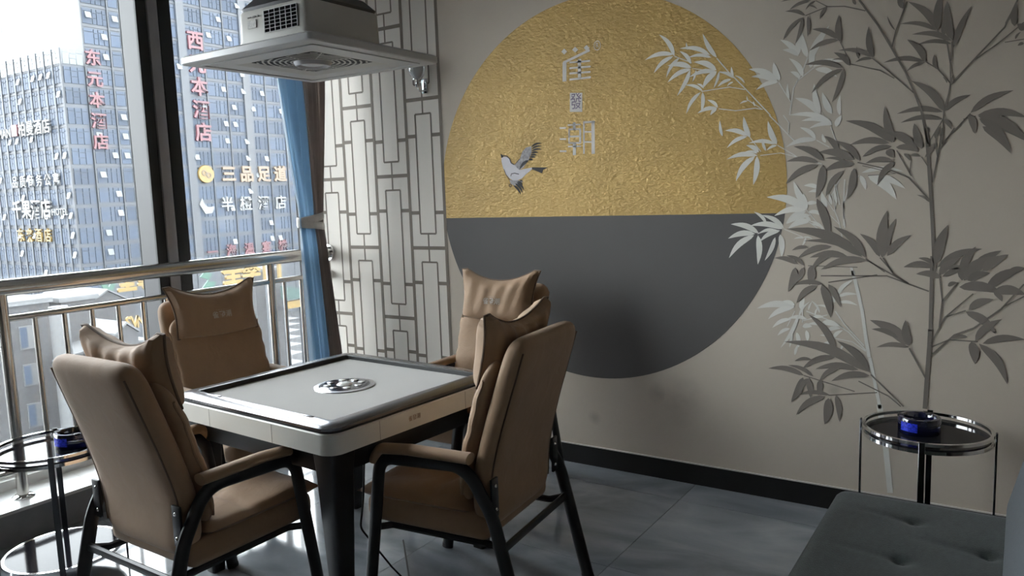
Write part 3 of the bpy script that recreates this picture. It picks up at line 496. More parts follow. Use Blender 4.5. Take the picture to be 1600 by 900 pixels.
PALE_STEMS=[(.0037,[(-1.4949,2.2011),(-1.4055,2.1594)]),(.0036,[(-1.4025,2.1313),(-1.28,2.1021)]),(.0054,[(-1.2798,2.1656),(-1.2233,2.0958),(-1.143,2.0093),(-1.0222,1.8733)]),(.0043,[(-1.3574,2.0156),(-1.2172,2.0228),(-1.143,2.0033)]),(.0043,[(-1.2709,1.9246),(-1.1861,1.9081),(-1.0942,1.9121),(-1.0581,1.903)]),(.0036,[(-1.1307,1.9543),(-1.0641,1.9065)]),(.0041,[(-.9849,2.0195),(-.9292,1.9238)]),(.0052,[(-.8574,2.1171),(-.8792,2.057),(-.9182,1.9865),(-.9345,1.866)]),(.0046,[(-.9071,2.0142),(-.8235,2.0734)]),(.0036,[(-1.2673,2.1007),(-1.2171,2.0891)]),(.0054,[(-1.0281,1.8738),(-.9046,1.738)]),(.0036,[(-1.1181,1.7759),(-1.0663,1.7063)]),(.0041,[(-.9889,1.7315),(-.904,1.6763)]),(.0036,[(-1.0692,1.6884),(-.9739,1.695),(-.9156,1.6769)]),(.0046,[(-.9635,1.8684),(-.9371,1.8311),(-.9396,1.7844)]),(.0041,[(-.754,1.7998),(-.7312,1.7354),(-.7469,1.6849)]),(.0041,[(-.814,1.7437),(-.7582,1.7085)]),(.0046,[(-.9156,1.6769),(-.7904,1.6353)]),(.0041,[(-.7123,1.5625),(-.7442,1.4941),(-.7267,1.4239)]),(.0052,[(-.6906,1.5616),(-.6942,1.4465),(-.6871,1.3419)]),(.0041,[(-.7284,1.54),(-.7105,1.4468)]),(.0035,[(-.7453,1.5753),(-.7224,1.5051)]),(.0046,[(-.6319,1.5764),(-.6738,1.5266),(-.6942,1.4465)]),(.0044,[(-.6944,1.4609),(-.6927,1.3521)]),(.0044,[(-.7233,1.479),(-.7307,1.4181),(-.7092,1.361),(-.7002,1.3084),(-.6872,1.2601)]),(.0035,[(-.7731,1.4803),(-.7348,1.4182)]),(.0035,[(-.8571,1.4291),(-.7795,1.3305)]),(.003,[(-.7554,1.4053),(-.705,1.3522)]),(.0031,[(-.8437,1.371),(-.7497,1.2951)]),(.0036,[(-.9567,1.3379),(-.8687,1.2993)]),(.0113,[(-.657,1.1639),(-.6481,1.1201)]),(.0148,[(-.6513,1.1464),(-.6383,1.0984),(-.6076,.9672),(-.5867,.822),(-.5733,.7518)]),(.0054,[(-.8507,.9495),(-.7218,.9024),(-.6629,.8612),(-.588,.7818)]),(.0054,[(-.7226,.9565),(-.68,.896),(-.5965,.8034)]),(.0046,[(-.8682,.9578),(-.8676,.8932)]),(.0045,[(-.7218,.9024),(-.688,.8775)]),(.0045,[(-.7292,.8293),(-.6457,.8175),(-.5879,.7773)]),(.0037,[(-.9033,.9467),(-.9383,.8701)]),(.0046,[(-.8677,.9025),(-.756,.9366)]),(.0141,[(-.5709,.7501),(-.5448,.6212),(-.523,.5163)]),(.024,[(-.5268,.5354),(-.496,.3347),(-.4728,.1256)])]
QUE=[(.0136,[(-2.1302,2.2446),(-1.9683,2.2916)]),(.0242,[(-2.1231,2.246),(-2.1261,2.1453)]),(.0098,[(-2.0923,2.2416),(-1.9671,2.2356)]),(.0098,[(-2.0932,2.2117),(-1.9653,2.2059)]),(.0098,[(-2.094,2.184),(-1.966,2.1786)]),(.0106,[(-2.095,2.1518),(-1.965,2.1504)]),(.0205,[(-2.031,2.2529),(-2.0338,2.1504)])]
QUE_DOTS=[[(-2.1416,2.3054),(-2.1236,2.2874),(-2.1046,2.3007),(-2.1226,2.3187)],[(-2.0738,2.3065),(-2.056,2.2887),(-2.0374,2.3019),(-2.0551,2.3197)],[(-2.0045,2.3073),(-1.987,2.2896),(-1.9688,2.3027),(-1.9862,2.3204)]]
CHAO=[(.0091,[(-2.1642,1.8989),(-2.1239,1.8959)]),(.0093,[(-2.1661,1.8388),(-2.1248,1.8361)]),(.0093,[(-2.1682,1.773),(-2.125,1.7705)]),(.0083,[(-2.1137,1.9105),(-2.0335,1.9082)]),(.0093,[(-2.109,1.8872),(-2.0324,1.8831)]),(.0091,[(-2.1101,1.8489),(-2.0335,1.8452)]),(.0093,[(-2.1112,1.8144),(-2.0344,1.8095)]),(.0091,[(-2.1054,1.8884),(-2.1077,1.8126)]),(.0121,[(-2.0368,1.8834),(-2.0388,1.8082)]),(.0166,[(-2.0726,1.9218),(-2.0729,1.8807)]),(.0093,[(-2.1144,1.7946),(-2.0349,1.7927)]),(.0196,[(-2.0739,1.812),(-2.0758,1.7461)]),(.0091,[(-2.0131,1.9232),(-2.0177,1.7505)]),(.0106,[(-2.0149,1.9181),(-1.947,1.9158)]),(.0196,[(-1.9581,1.9189),(-1.9606,1.7465)]),(.0083,[(-2.0146,1.8674),(-1.9637,1.8637)]),(.0083,[(-2.016,1.8136),(-1.9651,1.8103)])]
TILE_RECT=[(-2.0944,2.0815),(-2.0974,1.9802),(-2.0213,1.9737),(-2.0186,2.0741)]
TILE_FRAME=[(.0038,[(-2.0835,2.0925),(-2.007,2.0849)]),(.0038,[(-2.007,2.0864),(-2.0097,1.9832)])]
REG_C=(-1.9231,2.3092);REG_R=0.0228
BIRD_BODY=[(-2.5576,1.7574),(-2.5474,1.7618),(-2.525,1.7618),(-2.5057,1.7506),(-2.4922,1.7215),(-2.468,1.7122),(-2.4351,1.6823),(-2.353,1.6926),(-2.351,1.6825),(-2.3926,1.6563),(-2.4225,1.6333),(-2.457,1.6225),(-2.4815,1.6234),(-2.5056,1.6366),(-2.5341,1.6664),(-2.5501,1.6998),(-2.5585,1.7371)]
BIRD_WING=[(-2.4681,1.7102),(-2.4327,1.7427),(-2.4117,1.7857),(-2.3869,1.8062),(-2.3509,1.8119),(-2.3498,1.7781),(-2.3754,1.7317),(-2.4105,1.6933),(-2.4375,1.6824)]
BIRD_WING2=[(-2.5059,1.6284),(-2.4521,1.6243),(-2.4135,1.6168),(-2.4335,1.6013),(-2.4778,1.5947),(-2.5019,1.6078)]
BIRD_TAIL=[(-2.3506,1.6933),(-2.2475,1.6876),(-2.2782,1.6752),(-2.2859,1.6565),(-2.351,1.6825)]
BIRD_BEAK=[(-2.564,1.7823),(-2.5421,1.7688),(-2.5475,1.7589),(-2.5586,1.7575)]
BIRD_FEATHERS=[(-2.3511,1.808,-2.28,1.8233,.0112),(-2.3491,1.7959,-2.2815,1.8076,.0101),(-2.3496,1.784,-2.2821,1.7892,.0101),(-2.3524,1.7723,-2.3038,1.7723,.0104),(-2.3576,1.7606,-2.3165,1.7595,.0104),(-2.3652,1.7491,-2.3249,1.7469,.0104),(-2.3728,1.7375,-2.341,1.7331,.0104),(-2.3729,1.7335,-2.4375,1.6832,.0176),(-2.4801,1.5968,-2.4325,1.5403,.0136),(-2.4675,1.6066,-2.42,1.5501,.014),(-2.4574,1.6123,-2.4092,1.566,.0128),(-2.4523,1.6182,-2.4168,1.5946,.0104),(-2.4375,1.6217,-2.4159,1.6169,.008)]
BIRD_LINES=[(.0058,[(-2.5446,1.769),(-2.5199,1.7656),(-2.5009,1.7483),(-2.492,1.7255),(-2.4728,1.7144)]),(.0041,[(-2.4977,1.6485),(-2.4922,1.6625),(-2.4699,1.6656),(-2.4409,1.6583)]),(.0037,[(-2.5112,1.5979),(-2.5045,1.6046),(-2.4947,1.6014),(-2.4967,1.5892),(-2.5052,1.5883),(-2.5112,1.5979)]),(.0033,[(-2.543,1.6913),(-2.5318,1.6622),(-2.5059,1.6284)]),(.0033,[(-2.468,1.7122),(-2.4527,1.7276),(-2.4326,1.7447)])]

# ------------------------------------------------------------------ printed mural on the back wall
mural = tag(empty('wall_mural', (0, DY, 0)), 'printed mural with gold and charcoal sun, lattice, bird and bamboo covering the beige wall', 'mural')
def gold_mat():
    m = mat('gold_foil_print', (0.52, 0.345, 0.115), 0.5, metal=.25, var=.10, vscale=3)
    n = m.node_tree.nodes; l = m.node_tree.links; b = n['Principled BSDF']
    ge = n.new('ShaderNodeNewGeometry'); mp = n.new('ShaderNodeMapping'); mp.inputs['Scale'].default_value = (50, 50, 80)
    l.new(ge.outputs['Position'], mp.inputs[0])
    no = n.new('ShaderNodeTexNoise'); no.inputs['Scale'].default_value = 1.0; no.inputs['Detail'].default_value = 5
    l.new(mp.outputs[0], no.inputs['Vector'])
    bp = n.new('ShaderNodeBump'); bp.inputs['Strength'].default_value = .6; bp.inputs['Distance'].default_value = .010
    l.new(no.outputs['Fac'], bp.inputs['Height']); l.new(bp.outputs[0], b.inputs['Normal'])
    return m
M_GOLD = gold_mat()
M_CHAR = mat('charcoal_print', (0.100, 0.093, 0.090), 0.65, var=.04, vscale=2)
M_LATT = mat('taupe_print', (0.20, 0.165, 0.13), 0.7, var=.05)
M_DLEAF = mat('dark_leaf_print', (0.205, 0.178, 0.152), 0.7, rnd=.10)
M_DSTEM = mat('dark_stem_print', (0.20, 0.174, 0.148), 0.7, var=.05)
M_PLEAF = mat('pale_leaf_print', (0.76, 0.74, 0.68), 0.7, rnd=.06)
M_PSTEM = mat('pale_stem_print', (0.72, 0.70, 0.65), 0.7, var=.04)
M_WPRINT = mat('white_print', (0.72, 0.68, 0.64), 0.6, var=.03)
M_INK = mat('ink_print', (0.02, 0.017, 0.017), 0.6, var=.1)
M_GFEA = mat('grey_feather_print', (0.36, 0.34, 0.35), 0.6, var=.35, vscale=90)
M_VIOL = mat('violet_print', (0.22, 0.17, 0.25), 0.6, var=.05)
def wp(d): return lambda u, v, k: (u, -d - k, v)
def flat(poly, d, name, m, parent): return MB().prism(poly, wp(0), d, d + .0004).build(name, m, parent, False)
def stroke_poly(pts, w, taper=0.0):
    P = [Vector(p) for p in pts]; L = []; Rr = []
    for i, p in enumerate(P):
        t = (P[min(i + 1, len(P) - 1)] - P[max(i - 1, 0)]).normalized(); nrm = Vector((-t.y, t.x)); ww = w / 2 * (1 - taper * i / (len(P) - 1))
        L.append(p + nrm * ww); Rr.append(p - nrm * ww)
    return L, Rr
def strokes(lst, d, name, m, parent):
    mb = MB()
    for w, pts in lst:
        L, Rr = stroke_poly(pts, w)
        for i in range(len(L) - 1):
            mb.prism([L[i], L[i + 1], Rr[i + 1], Rr[i]], wp(0), d, d + .0004)
    return mb.build(name, m, parent, False)
def leaf_obj(a, m, d, parent, k, name='leaf'):
    bx, bz, tx, tz, w = a
    B = Vector((bx, bz)); T = Vector((tx, tz)); dv = T - B; L = dv.length; nrm = Vector((-dv.y, dv.x)).normalized()
    if nrm.y < 0: nrm = -nrm
    bow = (.10 if abs(dv.x) > abs(dv.y) * .6 else .05 * (1 if dv.x > 0 else -1)) * L
    up = []; lo = []
    for i in range(9):
        t = i / 8; c = B + dv * t + nrm * (bow * math.sin(PI * t)); ww = w / 2 * (math.sin(PI * min(1, t ** .75)) ** .8 if 0 < t < 1 else 0)
        up.append(c + nrm * ww); lo.append(c - nrm * ww)
    poly = up + lo[-2:0:-1]
    dd = d + .00002 * (k % 20)
    return MB().prism(poly, wp(0), dd, dd + .0003).build(name, m, parent, False)

sun = empty('sun_disc'); sun.parent = mural
CX, CZ0, CR, LZ = -1.974, 1.542, 1.030, 1.413
a0 = math.asin((LZ - CZ0) / CR)
flat([(CX + CR * math.cos(a0 + (PI - 2 * a0) * i / 72), CZ0 + CR * math.sin(a0 + (PI - 2 * a0) * i / 72)) for i in range(73)], .0006, 'gold_segment', M_GOLD, sun)
flat([(CX + CR * math.cos(PI - a0 + (PI + 2 * a0) * i / 72), CZ0 + CR * math.sin(PI - a0 + (PI + 2 * a0) * i / 72)) for i in range(73)], .0006, 'charcoal_segment', M_CHAR, sun)

lat = empty('lattice_print'); lat.parent = mural
CW, PER, BZ = .278, .920, 1.227
flat([(-4.12, .114), (-2.995, .114), (-2.995, CZ - .002), (-4.12, CZ - .002)], .0002, 'lattice_ground', mat('pale_lattice_paper', (.76, .71, .64), .7, var=.02, vscale=2), lat)
def bar(x0, x1, z0, z1):
    x0 = max(x0, -4.12); 
    if x1 - x0 < .004: return
    z0 = max(z0, .114); z1 = min(z1, CZ - .01)
    if z1 - z0 < .004: return
    MB().prism([(x0, z0), (x1, z0), (x1, z1), (x0, z1)], wp(0), .0008, .0014).build('lattice_bar', M_LATT, lat, False)
T, t_ = .011, .0055
xr = -2.995
for c in range(5):
    bar(xr - c * CW - T, xr - c * CW + T, .114, CZ)
for c in range(4):
    x1, x0 = xr - c * CW, xr - (c + 1) * CW; xm = (x0 + x1) / 2; hw = .062
    off = BZ if c % 2 == 0 else BZ - PER / 2
    for k in range(-2, 3):
        zb = off + k * PER
        bar(x0 + T, x1 - T, zb - T, zb + T)
        for sgn in (-1, 1):
            za, zr, zs = zb + sgn * T, zb + sgn * .09, zb + sgn * .222
            bar(xm - t_, xm + t_, min(za, zr), max(za, zr))
            bar(xm - hw, xm + hw, zr - t_, zr + t_)
            bar(x0 + T, xm - hw, zs - T, zs + T); bar(xm + hw, x1 - T, zs - T, zs + T)
        for sx in (-hw, hw): bar(xm + sx - t_, xm + sx + t_, zb + .09, zb + PER - .09)

pb = empty('pale_bamboo'); pb.parent = mural; tag(pb, 'pale white bamboo branches')
for s_ in PALE_STEMS: strokes([s_], .0011, 'stem', M_PSTEM, pb)
for k, a in enumerate(PALE_LEAVES): leaf_obj(a, M_PLEAF, .0013, pb, k)
db = empty('dark_bamboo'); db.parent = mural; tag(db, 'dark taupe bamboo branches')
for s_ in DARK_STEMS: strokes([s_], .0022, 'stem', M_DSTEM, db)
for k, a in enumerate(DARK_LEAVES): leaf_obj(a, M_DLEAF, .0024, db, k)

let = empty('lettering'); let.parent = mural; tag(let, 'white two-character lettering with small tile emblem')
mb = MB()
for w, pts in QUE:
    L, Rr = stroke_poly(pts, w); mb.prism([L[0], L[1], Rr[1], Rr[0]], wp(0), .0012, .0017)
for p in QUE_DOTS: mb.prism(p, wp(0), .0012, .0017)
mb.build('character', M_WPRINT, let, False)
strokes(CHAO, .0012, 'character', M_WPRINT, let)
flat(TILE_RECT, .0012, 'tile_emblem', M_WPRINT, let)
strokes(TILE_FRAME, .0011, 'tile_frame', mat('gold_line_print', (.6, .48, .2), .5, var=.05), let)
tc_ = (sum(p[0] for p in TILE_RECT) / 4, sum(p[1] for p in TILE_RECT) / 4)
text_obj('character', '發', .085, .0003, M_VIOL, FACE_NY, (tc_[0], -.0022, tc_[1]), let, sx=.85, sy=1.1)
mb = MB(); n_ = 28
for i in range(n_):
    a, b = 2 * PI * i / n_, 2 * PI * (i + 1) / n_
    mb.prism([(REG_C[0] + REG_R * .9 * math.cos(q) * f, REG_C[1] + REG_R * 1.1 * math.sin(q) * f) for q, f in ((a, 1), (b, 1), (b, .84), (a, .84))], wp(0), .0012, .0017)
mb.build('registered_ring', M_WPRINT, let, False)
text_obj('registered_letter', 'R', REG_R * 1.5, .0003, M_WPRINT, FACE_NY, (REG_C[0], -.0016, REG_C[1]), let, sx=.9, sy=1.1)

bird = empty('bird'); bird.parent = mural; tag(bird, 'flying white and black bird')
flat(BIRD_WING2, .0013, 'lower_wing', M_GFEA, bird)
flat(BIRD_BODY, .0016, 'body', mat('bird_white_print', (.70, .67, .70), .6, var=.05), bird)
flat(BIRD_WING, .0020, 'upper_wing', M_GFEA, bird)
flat(BIRD_TAIL, .0018, 'tail', M_INK, bird)
flat(BIRD_BEAK, .0018, 'beak', M_INK, bird)
for k, a in enumerate(BIRD_FEATHERS): leaf_obj(a, M_INK, .0021, bird, k, 'feather')
strokes(BIRD_LINES, .0022, 'outline', M_INK, bird)

# ------------------------------------------------------------------ mahjong table
M_WPLAS = mat('ivory_plastic', (0.66, 0.65, 0.60), 0.28, var=.02)
M_RIM = mat('dark_glossy_rim', (0.26, 0.26, 0.275), 0.24, metal=.85, var=.05)
M_BLK = mat('black_powder_coat', (0.010, 0.010, 0.011), 0.38, var=.15)
M_FELT = mat('grey_felt', (0.33, 0.32, 0.30), 0.9, var=.05, vscale=3, bump=.15, bscale=700, sheen=.2)
TT = tag(empty('mahjong_table', (-2.400, 2.275, 0), math.radians(-3.4)), 'square automatic mahjong table with ivory sides and grey felt', 'table')
hx, hy = .485, .470
def rrect(hx, hy, r, n=8):
    out = []
    for cx, cy, a in ((hx - r, hy - r, 0), (-hx + r, hy - r, PI / 2), (-hx + r, -hy + r, PI), (hx - r, -hy + r, 1.5 * PI)):
        out += [(cx + r * math.cos(a + PI / 2 * k / n), cy + r * math.sin(a + PI / 2 * k / n)) for k in range(n + 1)]
    return out
def loft(levels, closed_top=False, closed_bot=False):
    mb = MB(); n = len(levels[0][0]); vs = []; fs = []
    for poly, z in levels: vs += [(x, y, z) for x, y in poly]
    for i in range(len(levels) - 1):
        for k in range(n): fs.append((i * n + k, i * n + (k + 1) % n, (i + 1) * n + (k + 1) % n, (i + 1) * n + k))
    if closed_bot: fs.append(tuple(range(n)))
    if closed_top: fs.append(tuple((len(levels) - 1) * n + k for k in range(n)))
    return mb.add(vs, fs)
loft([(rrect(hx - .012, hy - .012, .05), .672), (rrect(hx, hy, .06), .676), (rrect(hx, hy, .06), .748), (rrect(hx - .004, hy - .004, .06), .752)], True, True).build('apron', M_WPLAS, TT)
loft([(rrect(hx - .006, hy - .006, .058), .751), (rrect(hx - .006, hy - .006, .058), .760)], True, True).build('shadow_gap', M_GASKET, TT)
loft([(rrect(hx - .012, hy - .012, .05), .7595), (rrect(hx, hy, .062), .763), (rrect(hx + .001, hy + .001, .062), .772), (rrect(hx - .008, hy - .008, .055), .7795), (rrect(hx - .062, hy - .062, .012), .784), (rrect(hx - .066, hy - .066, .010), .7835)]).build('rim', M_RIM, TT)
loft([(rrect(hx - .066, hy - .066, .010), .7835), (rrect(hx - .072, hy - .072, .010), .780), (rrect(hx - .074, hy - .074, .010), .7605)]).build('inner_edge', M_GASKET, TT)
loft([(rrect(hx - .0735, hy - .0735, .010), .7605), (rrect(hx - .0745, hy - .0745, .010), .7645), ], True, True).build('felt_surface', M_FELT, TT)
for sx in (-1, 1):
    MB().rbox(sx * (hx - .20) - .045, sx * (hx - .20) + .045, -hy + .052, -hy + .066, .778, .786, .003, 2).build('tile_lift_latch', M_RIM, TT)
ct = MB().lathe([(0, .004), (.118, .004), (.128, .002), (.130, -.002), (0, -.002)], (0, 0, 0), 48).build('control_disc', mat('silver_ring', (.55, .55, .57), .25, .9, var=.05), TT, True, (0.012, .01, .7660))
MB().lathe([(0, .0062), (.100, .0062), (.108, .004), (.108, .003), (0, .003)], (0, 0, 0), 40).build('dark_window', mat('dark_acrylic', (.03, .03, .04), .08, spec=.7, var=.1), ct)
MB().lathe([(0, .012), (.026, .012), (.034, .006), (.034, .004), (0, .004)], (0, 0, 0), 28).build('dice_dome', mat('white_acrylic', (.7, .7, .68), .2, var=.05), ct)
for k in range(8):
    a = k * PI / 4 + .2
    MB().rbox(math.cos(a) * .072 - .013, math.cos(a) * .072 + .013, math.sin(a) * .072 - .011, math.sin(a) * .072 + .011, .0055, .010, .002, 2).build('button', MATS['white_acrylic'] if k % 2 else MATS['silver_ring'], ct)
# seams and small mark on the ivory sides
for yy in (-.24, .24):
    MB().box(hx - .0005, hx + .0006, yy - .0012, yy + .0012, .676, .748).build('apron_seam', mat('seam_shadow', (.30, .29, .26), .6, var=.1), TT, False)
for xx in (-.24, .16):
    MB().box(xx - .0012, xx + .0012, -hy - .0006, -hy + .0005, .676, .748).build('apron_seam', MATS['seam_shadow'], TT, False)
text_obj('apron_mark', '雀發潮', .022, .0002, mat('brown_mark_print', (.25, .15, .08), .6, var=.1), FACE_PX, (hx + .0005, -.06, .715), TT)
MB().rbox(-hx + .045, hx - .045, -hy + .045, hy - .045, .585, .674, .012, 2).build('underframe', M_BLK, TT)
for sx in (-1, 1):
    for sy in (-1, 1):
        cx, cy = sx * (hx - .075), sy * (hy - .075)
        loft([([(cx + q[0] + sx * dx, cy + q[1] + sy * dx) for q in rrect(w, w, .012, 3)], z) for w, z, dx in ((.030, 0, .0), (.036, .2, .0), (.050, .60, 0), (.055, .672, 0))], True, True).build('leg', M_BLK, TT)
cb = MB().tube(fillet([(-2.06, 2.05, .585), (-2.05, 2.02, .42), (-2.085, 2.03, .30), (-2.02, 2.12, .12), (-2.0, 2.2, .008), (-2.3, 2.5, .008)], .06), .004, n=8).build('power_cable', M_GASKET); tag(cb, 'thin black power cable hanging under the mahjong table', 'cable')

# ------------------------------------------------------------------ tan armchairs
def fabric():
    m = mat('tan_fabric', (0.34, 0.215, 0.125), 0.72, var=.07, vscale=7, sheen=.15)
    n = m.node_tree.nodes; l = m.node_tree.links; b = n['Principled BSDF']
    tc = n.new('ShaderNodeTexCoord')
    n1 = n.new('ShaderNodeTexNoise'); n1.inputs['Scale'].default_value = 14; n1.inputs['Detail'].default_value = 3; n1.inputs['Distortion'].default_value = .8
    l.new(tc.outputs['Object'], n1.inputs['Vector'])
    bp = n.new('ShaderNodeBump'); bp.inputs['Strength'].default_value = .18; bp.inputs['Distance'].default_value = .02
    l.new(n1.outputs['Fac'], bp.inputs['Height']); l.new(bp.outputs[0], b.inputs['Normal'])
    return m
M_TAN = fabric()
M_PIPE = mat('piping_shade_brown', (0.15, 0.095, 0.060), 0.7, var=.1)  # piping is tan like the fabric; its shadow is put into this brown
M_EMB = mat('pale_embroidery', (0.50, 0.44, 0.37), 0.7, var=.05)
def sgnpow(c, p): return math.copysign(abs(c) ** p, c)
def soft_slab(s0, s1, cen, hw, th, ne=4.0, ns=30, nr=36, cap=8.0, wob=None):
    # a slab swept along height: cen(z) -> centre y, hw(z) half width, th(z) half thickness; superelliptic section and ends
    mb = MB(); vs = []; fs = []
    for i in range(ns + 1):
        q = -1 + 2 * i / ns; q = math.copysign(1 - (1 - abs(q)) ** 1.8, q)
        z = (s0 + s1) / 2 + q * (s1 - s0) / 2
        k = max(0.0, 1 - abs(q) ** cap) ** (1 / 2.2); k = max(k, .02)
        kw = 1 - (1 - k) * th(z) * 1.6 / hw(z)
        for j in range(nr):
            a = 2 * PI * j / nr
            x = hw(z) * kw * sgnpow(math.cos(a), 2 / ne); y = cen(z) + th(z) * k * sgnpow(math.sin(a), 2 / 2.6)
            if wob: x, y, zz_ = wob(x, y, z)
            else: zz_ = z
            vs.append((x, y, zz_))
    for i in range(ns):
        for j in range(nr): fs.append((i * nr + j, i * nr + (j + 1) % nr, (i + 1) * nr + (j + 1) % nr, (i + 1) * nr + j))
    fs.append(tuple(range(nr))); fs.append(tuple(ns * nr + j for j in range(nr)))
    return mb.add(vs, fs)
REAR = [(.36, -.262), (.51, -.258), (.62, -.276), (.75, -.312), (1.07, -.417)]
HWT = [(.36, .222), (.45, .250), (.6, .256), (.9, .246), (1.07, .238)]
def smooth_tab(tab):
    return lambda z: (lerp(tab, z - .05) + lerp(tab, z) * 2 + lerp(tab, z + .05)) / 4
rear = smooth_tab(REAR)
def make_chair():
    t = empty('armchair')
    sh = soft_slab(.375, 1.066, lambda z: rear(z) + .05, lambda z: lerp(HWT, z), lambda z: .05, ne=7, cap=14, ns=36, nr=44).build('backrest', M_TAN, t)
    for sx in (-1, 1):
        pts = [(sx * lerp(HWT, z) * .93, rear(z) + .0145, z) for z in [.43 + .031 * k for k in range(20)]]
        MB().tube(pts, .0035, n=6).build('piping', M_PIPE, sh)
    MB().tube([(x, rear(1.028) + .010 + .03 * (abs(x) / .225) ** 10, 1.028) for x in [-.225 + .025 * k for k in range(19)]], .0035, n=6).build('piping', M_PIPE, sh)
    rnd = random.Random(5)
    ph = [rnd.uniform(0, 6) for _ in range(6)]
    def wob(x, y, z):
        e = abs(x) / .235
        x2 = x + math.copysign(.010 * math.sin(z * 38 + ph[0]) * e ** 3, x)
        return (x2, y + .006 * math.sin(z * 30 + x * 14 + ph[1]) * (1 - e * .5), z)
    cu = soft_slab(.46, .985, lambda z: rear(z) + .128, lambda z: .236, lambda z: .042 + .012 * math.sin(PI * (z - .46) / .525), ne=3.2, cap=7, ns=34, nr=40, wob=wob).build('back_cushion', M_TAN, t)
    for sx in (-1, 1):
        pts = [wob(sx * .2375, rear(z) + .128, z) for z in [.50 + .02 * k for k in range(22)]]
        MB().tube(pts, .005, n=6).build('piping', M_TAN, cu)
    # head pillow with two pointed ears
    nu, nv = 28, 16; F = []; Bk = []
    def pil(u, v):
        top = 1.088 + .078 * abs(u) ** 2.0 - .022 * max(0, abs(u) - .86) / .14; bot = .885 - .012 * (1 - u * u)
        z = bot + (top - bot) * v
        x = u * (.222 + .028 * v ** 3 - .012 * math.sin(PI * v))
        tk = .064 * max(0, 1 - abs(u) ** 6.0) ** .5 * max(0, 1 - abs(2 * v - 1) ** 4.0) ** .5
        tk *= 1 + .10 * math.sin(u * 17 + v * 5) * v
        yc = rear(.96) + .155 - .22 * (z - .96) + .010
        return x, yc, z, tk
    vs = []; fs = []
    for side in (1, -1):
        for j in range(nv + 1):
            for i in range(nu + 1):
                x, yc, z, tk = pil(-1 + 2 * i / nu, j / nv); vs.append((x, yc + side * tk, z))
    W_ = nu + 1; off = W_ * (nv + 1)
    for j in range(nv):
        for i in range(nu):
            a = j * W_ + i; fs.append((a, a + 1, a + W_ + 1, a + W_)); a += off; fs.append((a, a + W_, a + W_ + 1, a + 1))
    mb = MB().add(vs, fs)
    pw = mb.build('head_pillow', M_TAN, t)
    edge = [pil(-1 + 2 * i / nu, 0) for i in range(nu + 1)] + [pil(1, j / nv) for j in range(1, nv + 1)] + [pil(1 - 2 * i / nu, 1) for i in range(1, nu + 1)] + [pil(-1, 1 - j / nv) for j in range(1, nv)]
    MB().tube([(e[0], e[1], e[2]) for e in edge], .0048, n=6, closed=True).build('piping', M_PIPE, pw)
    tm = text_mesh('雀發潮', .036, .0006, .0006); tm2 = text_mesh('- -- - -- -', .016, .0006)
    for me, zc in ((tm, .985), (tm2, 1.012)):
        # face +Y: text x -> -X
        me.transform(Matrix(((-1, 0, 0, 0), (0, 0, 1, 0), (0, 1, 0, 0), (0, 0, 0, 1))))
        for v in me.vertices:
            x, z = v.co.x, v.co.z + zc; u = x / .225; vv = min(1, max(0, (z - .885) / .20))
            _, yc, _, tk = pil(u, vv); v.co = (x, yc + tk + .0012 + v.co.y, z)
        me.materials.clear(); me.materials.append(M_EMB)
        link('embroidery', me, pw)
    # seat
    MB().rbox(-.252, .252, -.235, .300, .335, .438, .036, 4).build('seat', M_TAN, t)
    nx, ny = 24, 24; vs = []; fs = []
    def pad(u, v, side):
        x = u * .252; y = .085 + v * .250
        k = max(0, 1 - abs(u) ** 6) ** .5 * max(0, 1 - abs(v) ** 6) ** .5
        pinch = -.010 * math.exp(-((v + .25) ** 2) / .006) if side > 0 else 0
        return (x, y, .445 + (side * .034 + (pinch if k > .1 else 0)) * k + .004 * math.sin(u * 7 + v * 3) * k)
    for side in (1, -1):
        for j in range(ny + 1):
            for i in range(nx + 1): vs.append(pad(-1 + 2 * i / nx, -1 + 2 * j / ny, side))
    W_ = nx + 1; off = W_ * (ny + 1)
    for j in range(ny):
        for i in range(nx):
            a = j * W_ + i; fs.append((a, a + 1, a + W_ + 1, a + W_)); a += off; fs.append((a, a + W_, a + W_ + 1, a + 1))
    MB().add(vs, fs).build('seat_cushion', M_TAN, t)
    # side frames: one bent flat tube per side makes front leg, arm and rear leg
    for sx in (-1, 1):
        xx = sx * .277
        path = fillet([(xx, .285, 0), (xx, .195, .607), (xx, -.175, .622), (xx, -.275, .45), (xx, -.388, 0)], [.075, .13, .30], 8)
        fr = MB().tube(path, .016, .026, n=14, up=(1, 0, 0)).build('side_frame', M_BLK, t)
        MB().tube([(xx, .285, 0), (xx, .287, -.0)] if False else [(xx, .2855, .0), (xx, .283, .018)], .017, .027, n=12, up=(1, 0, 0)).build('foot_cap', M_GASKET, fr)
        MB().tube([(xx, -.388, .0), (xx, -.383, .018)], .017, .027, n=12, up=(1, 0, 0)).build('foot_cap', M_GASKET, fr)
        # arm pad
        pa = fillet([(xx, .222, .592), (xx, .188, .640), (xx, .06, .650), (xx, -.195, .650)], [.035, .1], 6)
        MB().tube(pa, .030, .020, n=14, up=(1, 0, 0)).build('arm_pad', M_TAN, t)
        MB().rbox(sx * .246 - .022, sx * .246 + .022, -.272, -.262, .44, .58, .003, 2).build('bracket', M_BLK, t)
        for zb in (.468, .552):
            MB().lathe([(0, .004), (.005, .003), (.007, 0)], (0, 0, 0), 10).build('bolt', M_CHROME, t).matrix_local = Matrix.Translation((sx * .243, -.272, zb)) @ Matrix.Rotation(PI / 2, 4, 'X')
        MB().tube(fillet([(xx, .243, .325), (sx * .225, .19, .325), (sx * .225, -.25, .325), (xx, -.305, .330)], .02, 4), .014, .012, n=8, up=(0, 0, 1)).build('side_rail', M_BLK, t)
    MB().tube([(-.277, -.302, .335), (.277, -.302, .335)], .016, .012, n=8).build('rear_crossbar', M_BLK, t)
